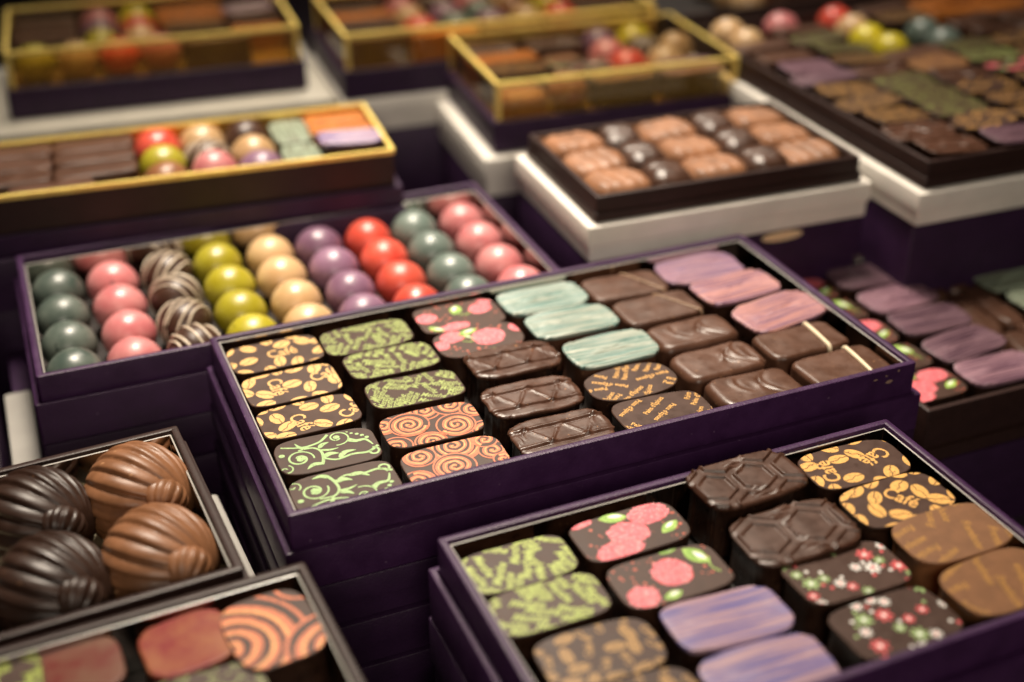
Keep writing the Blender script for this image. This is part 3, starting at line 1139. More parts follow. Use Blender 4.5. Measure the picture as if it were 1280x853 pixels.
kind('nut', [(body_round(10.0, 11.0, 11.5, 2.7, 154 + i, lambda x, y: .30 * math.sin(y * 1.0 + .3 * x), mat=BALLS['brown'], er=6.5), []) for i in range(2)])
kind('bar', [(body_round(PA + 1, PB - 2.5, PH, 7.0, 160 + i, er=1.5), []) for i in range(2)])
kind('orangebar', [(body_round(PA + 2, 8.0, PH, 7.0, 164, er=1.5, mat=surf('candied_orange', (0.42, 0.135, 0.022), .4, var=.25, vscale=180)), [])])
kind('stick', [(body_round(19, 6.0, 13, 4.0, 168 + i, ripple_wave(30 + i, .3), er=3.5), []) for i in range(2)])
for c in BALLS:
    kind('ball_' + c, [(ball_mesh(seed=200 + i, mat=BALLS[c]), []) for i in range(2)])
kind('ball_striped', [(ball_mesh(seed=210 + i, mat=BALLS['brown']), [('drizzle', drizzle_mesh(10.6, .92, 220 + i))]) for i in range(4)])

LOOK = {  # kind: (object name, wording, category)
    'cafe': ('coffee_chocolate', 'gold coffee-bean printed chocolate'), 'cafe_side': ('coffee_chocolate', 'amber coffee-bean printed chocolate'),
    'menthe': ('mint_chocolate', 'green Menthe script chocolate'), 'menthe_lime': ('mint_chocolate', 'lime Menthe script chocolate'),
    'scroll': ('scroll_chocolate', 'green leafy-scroll printed chocolate'), 'swirl': ('swirl_chocolate', 'orange spiral printed chocolate'),
    'raspberry': ('raspberry_chocolate', 'pink raspberry printed chocolate'), 'raspberry_bold': ('raspberry_chocolate', 'pink raspberry printed chocolate'),
    'ridged': ('ridged_chocolate', 'brown triangle-ridged chocolate'), 'hexed': ('honeycomb_chocolate', 'dark hexagon-relief chocolate'),
    'turquoise': ('striped_chocolate', 'turquoise wood-grain topped chocolate'), 'pinkstripe': ('striped_chocolate', 'pink wood-grain topped chocolate'),
    'lilacstripe': ('striped_chocolate', 'lilac wood-grain topped chocolate'), 'violet': ('striped_chocolate', 'violet wood-grain topped chocolate'),
    'mauve': ('striped_chocolate', 'dusty mauve topped chocolate'), 'sage': ('striped_chocolate', 'sage green striped chocolate'),
    'marble': ('marbled_chocolate', 'pink marbled chocolate'), 'pain': ('gingerbread_chocolate', "gold Pains d'Épices chocolate"),
    'framboise': ('lettered_chocolate', 'milk brown Framboise chocolate'), 'flowers': ('daisy_chocolate', 'daisy printed dark chocolate'),
    'grain': ('coffee_chocolate', 'ochre bean printed chocolate'), 'speck_gold': ('speckled_chocolate', 'gold speckled chocolate'),
    'speck_green': ('speckled_chocolate', 'green speckled chocolate'), 'swirl_big': ('swirl_chocolate', 'orange spiral printed chocolate'),
    'plain': ('plain_chocolate', 'plain brown chocolate'), 'lined': ('plain_chocolate', 'plain thin-lined brown chocolate'),
    'waved': ('rippled_chocolate', 'brown rippled chocolate'), 'banded': ('banded_chocolate', 'brown white-banded chocolate'),
    'loaf': ('milk_truffle', 'milk brown oval truffle'), 'nut': ('dark_truffle', 'dark round truffle'), 'bar': ('chocolate_bar', 'small brown chocolate bar'),
    'orangebar': ('orange_bar', 'orange candied bar'), 'stick': ('chocolate_stick', 'long brown chocolate stick'),
    'ball_striped': ('drizzled_ball', 'white-drizzled dark chocolate ball'),
}
for c, wd in dict(green='dark green', pink='pink', olive='olive green', beige='beige', purple='purple', red='red', teal='grey teal', brown='dark brown', yellow='yellow', milk='milk brown').items():
    LOOK['ball_' + c] = ('chocolate_ball', f'glossy {wd} chocolate ball')

USED = {}
RNG = random.Random(5)


class Frame:
    """a box on the counter: origin at the back left corner of its rim, u to the right along the back, v to the front (mm)"""

    def __init__(self, ox, oy, th, w_, d_, z):
        self.o, self.th, self.w, self.d, self.z = Vector((ox, oy, 0)), R(th), w_ * 1000, d_ * 1000, z + Z0
        self.u = Vector((math.cos(self.th), math.sin(self.th), 0))
        self.v = Vector((math.sin(self.th), -math.cos(self.th), 0))

    def at(self, u, v, dz=0.0):
        p = self.o + self.u * (u * MM) + self.v * (v * MM)
        p.z = self.z + dz * MM
        return p


def in_view(p, margin=0.12):
    q = m3.transposed() @ (p - Vector((0, 0, Z0)))
    if q.z > -0.05:
        return False
    x, y = q.x / -q.z / (18 / 46.125), q.y / -q.z / (18 / 46.125)
    return abs(x) < 1 + margin and abs(y) < 853 / 1280 + margin


def put(fr, kd, u, v, floor, label, group, rot=0.0, var=None, jitter=1.0, scale=1.0, lift=0.0):
    loc = fr.at(u, v, floor)
    if not in_view(fr.at(u, v, 0)):
        return None
    vs = CAT[kd]
    i = USED.get(kd, 0)
    USED[kd] = i + 1
    body, parts = vs[(i if var is None else var) % len(vs)]
    nm = LOOK[kd][0]
    o = obj(nm, body)
    o.location = loc
    o.rotation_euler = (R(RNG.uniform(-1.2, 1.2) * jitter), R(RNG.uniform(-1.2, 1.2) * jitter), fr.th + R(rot + RNG.uniform(-2, 2) * jitter))
    if kd.startswith('ball'):
        o.rotation_euler.z += RNG.uniform(0, 6.28) if kd != 'ball_striped' else 0
    o.scale = (scale, scale, scale * (1 + lift / 15.0))
    tag(o, label, 'truffle' if kd in ('loaf', 'nut') else ('chocolate ball' if kd.startswith('ball') else 'chocolate'), group)
    for pn, pm in parts:
        obj(pn, pm, o)
    return o


# ------------------------------------------------------------------ boxes
def rl(x0, y0, x1, y1, ins, z, r=0.9):
    return rrect(x0 + ins, y0 + ins, x1 - ins, y1 - ins, max(.15, r - ins * .3), z)


def empty(name, fr, z):
    o = bpy.data.objects.new(name, None)
    COL.objects.link(o)
    o.empty_display_size = .02
    p = fr.at(0, 0)
    o.location = (p.x, p.y, z)
    o.rotation_euler = (0, 0, fr.th)
    return o


def tray_box(fr, name, label, group, neck, base_h, mat, floor=-18.5, off=2.4, liner=2.75, lin_back=None, base_mat=None, wall=2.5, edge=True, floor_mat=None, liner_mat=None):
    """open presentation box: inner tray standing proud of its base, mirror liner inside"""
    zb = fr.z - (neck + base_h) * MM
    root = empty(name, fr, zb)
    tag(root, label, 'chocolate box', group)
    H = neck + base_h
    W_, D_ = fr.w, fr.d
    x0, y0, x1, y1 = 0, -D_, W_, 0
    mb = MB()
    zb_ = H - neck - 2
    mb.loft([rl(x0, y0, x1, y1, 0, zb_), rl(x0, y0, x1, y1, 0, H - .5), rl(x0, y0, x1, y1, .15, H - .15), rl(x0, y0, x1, y1, .5, H),
             rl(x0, y0, x1, y1, wall - .5, H), rl(x0, y0, x1, y1, wall - .15, H - .15), rl(x0, y0, x1, y1, wall, H - .5), rl(x0, y0, x1, y1, wall, H + floor)], False, False)
    obj('tray', mb.build('tray', mat, angle=35), root)
    mb = MB()
    fl = rl(x0, y0, x1, y1, wall + .05, H + floor)
    mb.loft([fl, rl(x0, y0, x1, y1, wall + 2, H + floor)], False, True)
    obj('tray_floor', mb.build('tray_floor', floor_mat or FLOOR_IN), root)
    if liner is not None:
        mb = MB()
        lt = H - 1.4
        bk = (lin_back if lin_back is not None else liner)

        def ll(ins, z):
            return rrect(x0 + liner + ins, y0 + liner + ins, x1 - liner - ins, y1 - bk - ins, .4, z)
        mb.loft([ll(.5, H + floor + .3), ll(.5, lt)], mat=0)
        if edge:
            mb.loft([ll(.5, lt), ll(.06, lt + .1), ll(.04, lt - .5)], mat=1)
        me = mb.build('liner', [liner_mat or MIRROR, LINER_EDGE], angle=30)
        obj('liner', me, root)
    mb = MB()
    bx0, by0, bx1, by1 = x0 - off, y0 - off, x1 + off, y1 + off
    zt = H - neck
    mb.loft([rl(bx0, by0, bx1, by1, .3, 0), rl(bx0, by0, bx1, by1, 0, .4), rl(bx0, by0, bx1, by1, 0, zt - .5), rl(bx0, by0, bx1, by1, .15, zt - .15), rl(bx0, by0, bx1, by1, .5, zt),
             rl(bx0, by0, bx1, by1, off - .5, zt), rl(bx0, by0, bx1, by1, off - .25, zt - .4), rl(bx0, by0, bx1, by1, off - .25, zt - 2)], True, False)
    obj('base', mb.build('base', base_mat or mat, angle=35), root)
    return root


def closed_box(fr, name, label, cat, group, u0, v0, u1, v1, ztop, h, mat, lid_h=None, r=1.2):
    """closed card box: lid over base with a seam"""
    root = bpy.data.objects.new(name, None)
    COL.objects.link(root)
    p = fr.at(u0, v0)
    root.location = (p.x, p.y, ztop - h * MM)
    root.rotation_euler = (0, 0, fr.th)
    tag(root, label, cat, group)
    W_, D_ = u1 - u0, v1 - v0
    lh = lid_h or h * .55
    mb = MB()
    mb.loft([rl(0, -D_, W_, 0, .3, h - lh, r), rl(0, -D_, W_, 0, 0, h - lh + .3, r), rl(0, -D_, W_, 0, 0, h - .7, r), rl(0, -D_, W_, 0, .25, h - .2, r), rl(0, -D_, W_, 0, .8, h, r)], True, True)
    obj('lid', mb.build('lid', mat, angle=35), root)
    mb = MB()
    mb.loft([rl(0, -D_, W_, 0, 1.2, 0, r), rl(0, -D_, W_, 0, .9, .3, r), rl(0, -D_, W_, 0, .9, h - lh - .15, r)], True, True)
    obj('base', mb.build('base', mat, angle=35), root)
    return root


def gold_box(fr, label, group, wall_h, base_h, solid=False, off=2.5, deep=20.3):
    """purple base, amber see-through walls, gold edges and a clear lid"""
    H = wall_h + base_h
    root = empty('gold_edged_box', fr, fr.z - H * MM)
    tag(root, label, 'chocolate box', group)
    W_, D_ = fr.w, fr.d
    mb = MB()
    a = (-off, -D_ - off, W_ + off, off)
    mb.loft([rl(*a, .3, 0), rl(*a, 0, .4), rl(*a, 0, base_h - .5), rl(*a, .5, base_h), rl(*a, off + 1.2, base_h), rl(*a, off + 1.4, 2.0)], True, False)
    obj('base', mb.build('base', PURPLE_D, angle=35), root)
    mb = MB()
    q = (0, -D_, W_, 0)
    mb.loft([rl(*q, 1.4, H - deep), rl(*q, 3, H - deep)], False, True)
    obj('gold_floor', mb.build('gold_floor', GOLD_IN), root)
    mb = MB()
    if solid:
        mb.loft([rl(*q, .2, base_h - 1), rl(*q, .2, H - 1.5)], mat=0)
        mb.loft([rl(*q, .9, H - 1.5), rl(*q, .9, H - deep - .1)], mat=1)
        me = mb.build('side_wall', [BROWNBOX, GOLD_IN], smooth=False)
    else:
        mb.loft([rl(*q, .3, base_h - 1), rl(*q, .3, H - .8)], mat=0)
        me = mb.build('clear_wall', [AMBERWALL], smooth=False)
    obj('side_wall' if solid else 'clear_wall', me, root)
    mb = MB()
    mb.loft([rl(*q, -.15, H - 2.0), rl(*q, -.15, H + .1), rl(*q, 1.7, H + .1), rl(*q, 1.7, H - .3), rl(*q, .5, H - .3), rl(*q, .5, H - 2.0)], close=True)
    if not solid:
        for cx, cy in ((0, 0), (W_, 0), (0, -D_), (W_, -D_)):
            sx, sy = (1 if cx == 0 else -1), (-1 if cy == 0 else 1)
            xa, xb = sorted((cx - .15 * sx, cx + 2.4 * sx))
            ya, yb = sorted((cy - .15 * sy, cy + 2.4 * sy))
            mb.loft([rrect(xa, ya, xb, yb, .3, base_h - .5), rrect(xa, ya, xb, yb, .3, H - 1.8)], True, True)
    obj('gold_frame', mb.build('gold_frame', GOLD, angle=35), root)
    if solid:
        return root
    mb = MB()
    mb.loft([rl(*q, 1.0, H - .75), rl(*q, 1.0, H - .45)], True, True)
    obj('clear_lid', mb.build('clear_lid', CLEAR, smooth=False), root)
    return root


# ------------------------------------------------------------------ the setting: table top
mb = MB()
mb.loft([rrect(-1600, -700, 1600, 2600, 30, -25), rrect(-1600, -700, 1600, 2600, 30, -1), rrect(-1599, -699, 1599, 2599, 30, 0)], True, True)
tag(obj('table_top', mb.build('table_top', TABLECLOTH, angle=35)), None, None, None, 'structure')

# frames measured from the photograph (camera-based metres, angle, width, depth, rim height below the camera)
FA = Frame(-0.1109, 0.4194, 22.3, .225, .1175, -.2335)
FB = Frame(-0.0222, 0.2998, 22.8, .1565, .0935, -.2335)
FC = Frame(-0.2081, 0.4988, 21.6, .2055, .1075, -.2375)
FD = Frame(-0.2174, 0.3131, 25.2, .118, .082, -.235)
FE = Frame(-0.1659, 0.2395, 24.5, .118, .082, -.232)
FF = Frame(-0.2671, 0.5562, 17.2, .205, .066, -.213)
FG = Frame(-0.2870, 0.7477, 17.5, .152, .090, -.2)
FH = Frame(-0.1143, 0.7676, 18.4, .18, .085, -.2)
FI = Frame(-0.0331, 0.7042, 17.5, .131, .0885, -.205)
FJ = Frame(0.0084, 0.5635, 19.8, .124, .078, -.21)
FK = Frame(0.0988, 0.7131, 20.6, .30, .215, -.205)
FL = Frame(0.1083, 0.5217, 21.8, .20, .122, -.262)
FK2 = Frame(0.0988 - .0835, 0.7131 + .222, 20.6, .40, .215, -.205)

BX = 'open boxes of chocolates'
BOXA = tray_box(FA, 'chocolate_box', 'long open purple box holding thirty chocolates in the middle', BX, 12, 15, PURPLE)
tray_box(FB, 'chocolate_box', 'open purple box of sixteen chocolates at the front right', BX, 12, 18, PURPLE)
tray_box(FC, 'chocolate_box', 'open purple box filled with pearly coloured balls', BX, 10, 17, PURPLE, floor=-20, lin_back=7.5)
tray_box(FD, 'chocolate_box', 'open dark brown box of chocolate snail shells', BX, 8, 18, BROWNBOX, floor=-22, floor_mat=CREAMPAD)
tray_box(FE, 'chocolate_box', 'blurred dark brown open box with pink marbled squares at the bottom edge', BX, 9, 20, BROWNBOX)
tray_box(FJ, 'chocolate_box', 'open dark box of oval truffles on a cream box', BX, 7, .01 + 4, BROWNBOX, floor=-10.5, off=1.0, liner=2.4, edge=False)
tray_box(FK, 'chocolate_box', 'large dark assortment box at the upper right on cream card', BX, 7, 5, BROWNBOX, floor=-11.5, off=1.0, liner=None)
tray_box(FK2, 'chocolate_box', 'large blurred dark assortment box cut by the top edge', BX, 7, 5, BROWNBOX, floor=-11.5, off=1.0, liner=None)
tray_box(FL, 'chocolate_box', 'low dark brown box of mauve topped chocolates at right', BX, 17, 6, BROWNBOX, off=1.5)

GB = 'gold edged clear boxes'
gold_box(FF, 'long gold edged box with dark front wall behind the pearly balls', GB, 17, 9, solid=True, deep=16.9)
gold_box(FG, 'gold edged clear box at the top left corner', GB, 19, 16)
gold_box(FH, 'gold edged clear box cut by the top edge, behind another', GB, 19, 16)
gold_box(FI, 'small gold edged clear box behind the oval truffles', GB, 19, 16)

# boxes under the boxes, down to the table
SB = 'closed boxes stacked underneath'


def pile(fr, z, items, who):
    """items: (name, height, u-, v-, u+, v+ overhang, material, label)"""
    for k, (h, l, b_, r_, f_, mat, lab) in enumerate(items):
        nm = {'cream_card': 'cream_box', 'dimmed_cream_card': 'cream_box', 'grey_card': 'grey_box'}.get(mat.name, 'purple_box')
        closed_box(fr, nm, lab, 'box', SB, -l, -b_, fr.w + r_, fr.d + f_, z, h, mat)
        z -= h * MM + .0003


mb = MB()
for x, z, a, b in ((208, -3.2, .9, .35), (212.5, -2.6, .5, .3), (214.0, -5.2, 1.5, .7), (217.5, -1.6, .4, .5)):
    mb.loft([[(x + a * math.cos(t * .7) * (1 + .3 * math.sin(3 * t)), -117.5 - d, 27 + z + b * math.sin(t * .7)) for t in range(9)] for d in (-.1, .06)], True, True)
sc_ = obj('scuff', mb.build('scuff', SCUFF))
sc_.parent = BOXA
zA = FA.z - .0273
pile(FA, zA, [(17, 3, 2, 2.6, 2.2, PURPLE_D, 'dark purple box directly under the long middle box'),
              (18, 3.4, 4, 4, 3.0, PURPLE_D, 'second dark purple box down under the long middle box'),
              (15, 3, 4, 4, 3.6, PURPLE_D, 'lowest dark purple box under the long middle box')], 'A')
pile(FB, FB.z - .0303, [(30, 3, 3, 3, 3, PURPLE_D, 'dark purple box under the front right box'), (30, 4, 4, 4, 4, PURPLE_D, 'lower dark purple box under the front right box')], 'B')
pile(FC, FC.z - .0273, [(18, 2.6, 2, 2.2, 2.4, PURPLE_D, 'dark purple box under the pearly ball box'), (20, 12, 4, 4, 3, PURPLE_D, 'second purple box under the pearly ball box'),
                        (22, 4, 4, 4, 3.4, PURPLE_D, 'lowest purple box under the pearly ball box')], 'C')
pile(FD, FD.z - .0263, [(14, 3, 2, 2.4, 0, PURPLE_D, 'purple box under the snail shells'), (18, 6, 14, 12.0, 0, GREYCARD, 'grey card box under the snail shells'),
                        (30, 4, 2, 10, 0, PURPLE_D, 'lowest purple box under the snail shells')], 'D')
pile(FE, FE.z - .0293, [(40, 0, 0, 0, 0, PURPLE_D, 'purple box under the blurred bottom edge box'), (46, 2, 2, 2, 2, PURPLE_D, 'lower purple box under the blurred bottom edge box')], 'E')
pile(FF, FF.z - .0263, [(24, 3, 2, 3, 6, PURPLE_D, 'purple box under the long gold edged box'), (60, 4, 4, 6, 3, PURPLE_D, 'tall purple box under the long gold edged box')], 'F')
pile(FG, FG.z - .0353, [(18, 40, 6, 14, 24, DIMMEDCARD, 'cream box under the top left gold edged box'), (70, 20, 4, 10, 10, PURPLE_D, 'purple box under the top left gold edged box')], 'G')
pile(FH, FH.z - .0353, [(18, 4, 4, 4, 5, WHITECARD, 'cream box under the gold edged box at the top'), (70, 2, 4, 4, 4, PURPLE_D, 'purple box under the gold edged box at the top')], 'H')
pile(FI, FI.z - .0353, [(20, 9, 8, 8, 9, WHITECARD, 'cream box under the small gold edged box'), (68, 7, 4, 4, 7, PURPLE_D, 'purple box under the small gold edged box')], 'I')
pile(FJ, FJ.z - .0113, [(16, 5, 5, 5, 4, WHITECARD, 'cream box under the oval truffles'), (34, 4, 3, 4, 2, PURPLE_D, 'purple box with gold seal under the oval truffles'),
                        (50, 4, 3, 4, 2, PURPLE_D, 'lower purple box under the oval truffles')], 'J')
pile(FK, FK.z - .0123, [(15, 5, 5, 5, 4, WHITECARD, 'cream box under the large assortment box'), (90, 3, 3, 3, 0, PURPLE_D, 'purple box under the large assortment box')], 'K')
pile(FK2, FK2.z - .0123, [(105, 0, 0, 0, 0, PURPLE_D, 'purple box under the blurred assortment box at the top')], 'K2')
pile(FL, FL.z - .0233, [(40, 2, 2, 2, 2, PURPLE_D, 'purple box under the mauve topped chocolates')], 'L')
closed_box(FC, 'purple_box', 'dark purple box at the left edge beside the pearly balls', 'box', SB, -75, 10, -18.5, 130, FC.z - .012, 78, PURPLE_D)
closed_box(FC, 'grey_box', 'pale grey box low in the gap left of the pearly balls', 'box', SB, -15, 40, -4.5, 108, FC.z - .042, 48, GREYCARD)

# ------------------------------------------------------------------ the chocolates
ROW5 = ['back', 'second', 'middle', 'fourth', 'front']
ROW4 = ['back', 'second', 'third', 'front']
ROW3 = ['back', 'middle', 'front']


def lay(fr, cols, colnames, rownames, floor, where, group, **k):
    for c, column in enumerate(cols):
        for r, q in enumerate(column):
            kd, u, v = q[:3]
            e = q[3] if len(q) > 3 else {}
            lab = f"{LOOK[kd][1]} in {rownames[r]} row, {colnames[c]} column of {where}"
            put(fr, kd, u, v, floor, lab, group, lift=e.pop('floor', floor) - floor, **{**k, **e})


GA = 'chocolates in the long middle box'
COLS6 = ['left', 'second', 'third', 'fourth', 'fifth', 'right']
lay(FA, [
    [('cafe', 20.4, 15.6, dict(var=0)), ('cafe', 20.6, 38.8, dict(var=1)), ('cafe', 21.0, 61.5, dict(var=2)), ('scroll', 21.0, 83.6, dict(var=0)), ('scroll', 21.1, 105.0, dict(var=1))],
    [('menthe', 55.0, 16.6), ('menthe', 57.6, 36.8), ('menthe', 59.0, 59.0), ('swirl', 57.2, 82.3, dict(var=0)), ('swirl', 57.2, 104.9, dict(var=1))],
    [('raspberry', 91.8, 14.6, dict(var=0)), ('raspberry', 92.3, 34.6, dict(var=1)), ('ridged', 97.5, 54.5, dict(floor=-17.3)), ('ridged', 94.6, 78.3), ('ridged', 95.2, 102.8)],
    [('turquoise', 127.4, 14.0), ('turquoise', 129.8, 35.4), ('turquoise', 134.0, 60.0), ('pain', 130.0, 84.0, dict(var=0)), ('pain', 131.0, 105.6, dict(var=1))],
    [('lined', 161.6, 16.6), ('lined', 165.0, 38.2), ('waved', 168.0, 60.4), ('waved', 166.2, 82.0), ('waved', 168.0, 103.2)],
    [('lilacstripe', 196.6, 14.6, dict(rot=-4, floor=-18.6)), ('pinkstripe', 200.0, 37.4, dict(rot=2, floor=-17.4)), ('pinkstripe', 205.0, 60.8, dict(rot=5, floor=-17.4)), ('banded', 201.2, 82.0), ('banded', 204.2, 103.0)],
], COLS6, ROW5, -18.4, 'long middle box', GA)

GBX = 'chocolates in the front right box'
lay(FB, [
    [('menthe_lime', 18.4, 16.6, dict(var=0)), ('menthe_lime', 19.6, 35.6, dict(var=1)), ('grain', 23.3, 57.8), ('grain', 24.5, 79.0)],
    [('raspberry_bold', 54.2, 16.0, dict(var=0)), ('raspberry_bold', 55.0, 38.0, dict(var=1)), ('violet', 60.4, 59.6), ('violet', 60.0, 80.5)],
    [('hexed', 95.4, 12.0, dict(var=0, floor=-16.2, rot=3)), ('hexed', 96.8, 37.0, dict(var=1, floor=-18.4)), ('flowers', 100.5, 56.6), ('flowers', 100.0, 79.0)],
    [('cafe_side', 134.0, 14.0, dict(var=0, floor=-17.6, rot=-2)), ('cafe_side', 134.1, 35.2, dict(var=1, floor=-17.2, rot=2)), ('framboise', 138.7, 55.0, dict(floor=-17)), ('framboise', 136.6, 77.4, dict(rot=4, floor=-17))],
], ['left', 'second', 'third', 'right'], ROW4, -18.0, 'front right box', GBX)

GCX = 'balls in the pearly ball box'
order = ['green', 'pink', 'striped', 'olive', 'beige', 'purple', 'red', 'teal', 'pink']
pitch = (205.5 - 8) / 9
for c, kd in enumerate(order):
    for r in range(4):
        u = 13.6 + c * 22.25 + RNG.uniform(-.5, .5)
        v = (20.5, 43.6, 68.0, 90.5)[r] + RNG.uniform(-.6, .6)
        nm = ['leftmost', 'second', 'third', 'fourth', 'middle', 'sixth', 'seventh', 'eighth', 'rightmost'][c]
        put(FC, 'ball_' + kd, u, v, -19.9, f"{LOOK['ball_' + kd][1]} in {ROW4[r]} row, {nm} column of pearly ball box", GCX)


# snails
def step_rib(q):
    q = q % 1.0
    return math.sin(q / .22 * math.pi / 2) if q < .22 else math.cos((q - .22) / .78 * math.pi / 2) ** .75


def shell(mb, axis, cen, rl_, rr, nrib, amp, spin=0.0, mat=0, k=216, m=44):
    """ribbed shell: ribs run from pole to pole of a fat ellipsoid"""
    ax = Vector(axis).normalized()
    u = ax.cross(Vector((0, 0, 1))).normalized()
    v_ = u.cross(ax)
    rings = []
    for j in range(1, m):
        ph = math.pi * j / m
        ring = []
        for i in range(k):
            t = 2 * math.pi * i / k
            rb = 1 + amp * (step_rib(nrib * (t + .35 * math.sin(ph * .5)) / 6.28319 + spin) - .6) * math.sin(ph) ** .45
            q = ax * (rl_ * -math.cos(ph)) + (u * math.cos(t) + v_ * math.sin(t)) * rr * rb * math.sin(ph) * (1 + .10 * math.cos(ph))
            q = q + Vector(cen)
            ring.append((q.x, q.y, max(0.0, q.z)))
        rings.append(ring)
    mb.loft(rings, True, True, mat)


def snail(fr, u, v, floor, mat, label, eyes, rot=0):
    o = obj('chocolate_snail', None)
    mb = MB()
    shell(mb, (.68, -.68, .08), (-1.5, 1.2, 13.6), 17.2, 16.4, 20, .095)
    root = obj('chocolate_snail', mb.build('shell', mat, angle=None))
    bpy.data.objects.remove(o)
    root.name = 'chocolate_snail'
    root.location = fr.at(u, v, floor)
    root.rotation_euler = (0, 0, fr.th + R(rot))
    tag(root, label, 'chocolate snail', 'chocolate snails in the dark brown box')
    mb = MB()
    shell(mb, (-.38, -.82, -.41), (3.4, -10.4, 17.6), 6.6, 7.2, 14, .12, .3, k=105, m=24)
    obj('coil', mb.build('coil', mat, angle=None), root)
    if eyes:
        for (x, y, z, r) in ((-2.2, -14.4, 18.4, 2.3), (3.6, -17.6, 15.6, 2.7)):
            mb = MB()
            d = Vector((-.25, -.80, .45)).normalized()
            c = Vector((x, y, z)) + d * 1.8
            pts = [tuple(c + d * t) for t in (-4, -2, -.4, .5, .75, .6)]
            rad = [r, r, r * .95, r * .75, r * .5, r * .34]
            rings = []
            uu = d.cross(Vector((1, 0, 0))).normalized()
            vv = d.cross(uu)
            for p_, q in zip(pts, rad):
                rings.append([tuple(Vector(p_) + (uu * math.cos(a_ * .5236) + vv * math.sin(a_ * .5236)) * q) for a_ in range(12)])
            rings.append([tuple(Vector(p_) - d * 2.2 * (1 if i_ else 1) for i_, p_ in [(1, Vector(rr_))][:1])[0] for rr_ in rings[-1]])
            e = mb
            e.loft([[tuple(x_) for x_ in ring] for ring in rings[:-1]], True, False, 0)
            e.loft([[tuple(x_) for x_ in rings[-2]], [tuple(Vector(x_) - d * 2.4) for x_ in rings[-2]]], False, True, 1)
            obj('eye', e.build('eye', [mat, HOLE], angle=None), root)
    return root


snail(FD, 102.0, 24.0, -21.8, SNAILMILK, 'milk chocolate snail shell with two round eyes, back right of its box', True)
snail(FD, 100.7, 59.5, -21.8, SNAILMILK, 'milk chocolate snail shell without visible eyes, in front of the eyed one', False)
snail(FD, 71.5, 24.0, -21.8, SNAILDARK, 'dark chocolate snail shell at the left edge beside the eyed milk one', False)
snail(FD, 70.6, 59.5, -21.8, SNAILDARK, 'dark chocolate snail shell in front, between cream paper gaps', False)
snail(FD, 40.0, 59.5, -21.8, SNAILDARK, 'dark chocolate snail shell mostly cut by the left edge', False)

GEX = 'chocolates in the blurred bottom edge box'
WE = 'bottom edge box'
put(FE, 'marble', 81.5, 15.0, -18.2, f'pink marbled square chocolate beside the orange spiral one, {WE}', GEX, var=0, rot=4)
put(FE, 'marble', 53.5, 13.5, -18.2, f'dull reddish marbled square chocolate at left of {WE}', GEX, var=1)
put(FE, 'swirl_big', 103.0, 20.5, -17.5, f'orange spiral printed chocolate in the right corner of {WE}', GEX, rot=4)
put(FE, 'speck_green', 80.0, 37.5, -18.2, f'green speckled chocolate in front of the pink marbled square, {WE}', GEX)
put(FE, 'menthe_lime', 30.0, 9.5, -18.2, f'lime script chocolate at the left edge of {WE}', GEX)

GJX = 'truffles in the dark box on the cream box'
for c, kd in enumerate(['loaf', 'nut', 'loaf', 'nut', 'loaf']):
    for r in range(3):
        u = (16.4, 38.8, 61.8, 85.6, 107.6)[c]
        v = (14.0, 37.6, 61.2)[r]
        if kd == 'nut':
            put(FJ, 'nut', u, v, -10.3, f'{LOOK[kd][1]} in {ROW3[r]} row, {["left", "second", "middle", "fourth", "right"][c]} column of truffle box', GJX, scale=1.06, jitter=4)
        else:
            put(FJ, 'loaf', u, v, -10.3, f'{LOOK[kd][1]} in {ROW3[r]} row, {["left", "second", "middle", "fourth", "right"][c]} column of truffle box', GJX, rot=0, scale=1.06, jitter=4, lift=-1.5)

GLX = 'chocolates in the low dark brown box at right'
lay(FL, [
    [('raspberry_bold', 12.5, 16 + 21.5 * r) for r in range(5)],
    [('mauve', 47.5, 17 + 22.0 * r, dict(rot=(-6, 4, -3, 10, 2)[r], floor=-16)) for r in range(5)],
    [('stick', 74.0, 22 + 36 * r, dict(rot=78)) for r in range(3)],
    [('stick', 87.0, 18 + 36 * r, dict(rot=84)) for r in range(3)],
    [('sage', 110.0, 17 + 22.0 * r) for r in range(5)],
    [('stick', 136.0, 20 + 36 * r, dict(rot=84)) for r in range(3)],
], ['left', 'second', 'third', 'fourth', 'fifth', 'right'], ROW5, -18.2, 'low brown box', GLX)

GFX = 'sweets in the gold edged boxes'


def scatter(fr, items, floor, where):
    seen = {}
    for kd, u, v, *e in items:
        e = e[0] if e else {}
        key = LOOK[kd][1]
        seen.setdefault(key, []).append((kd, u, v, e))
    for key, L_ in seen.items():
        L_.sort(key=lambda q: (round(q[1] / 6), q[2]))
        nms = {1: ['the only'], 2: ['left', 'right'], 3: ['left', 'middle', 'right'], 4: ['leftmost', 'second', 'third', 'rightmost']}.get(len(L_), [f'{w_}' for w_ in
               ('leftmost', 'second', 'third', 'fourth', 'fifth', 'sixth', 'seventh', 'eighth', 'ninth', 'tenth')])
        for nm, (kd, u, v, e) in zip(nms, L_):
            e = dict(e)
            pre = 'only ' if nm == 'the only' else f'{nm} '
            e.pop('floor', 0)
            put(fr, kd, u, v, floor, f'{pre}{key} in {where}', 'sweets in ' + where, **e)


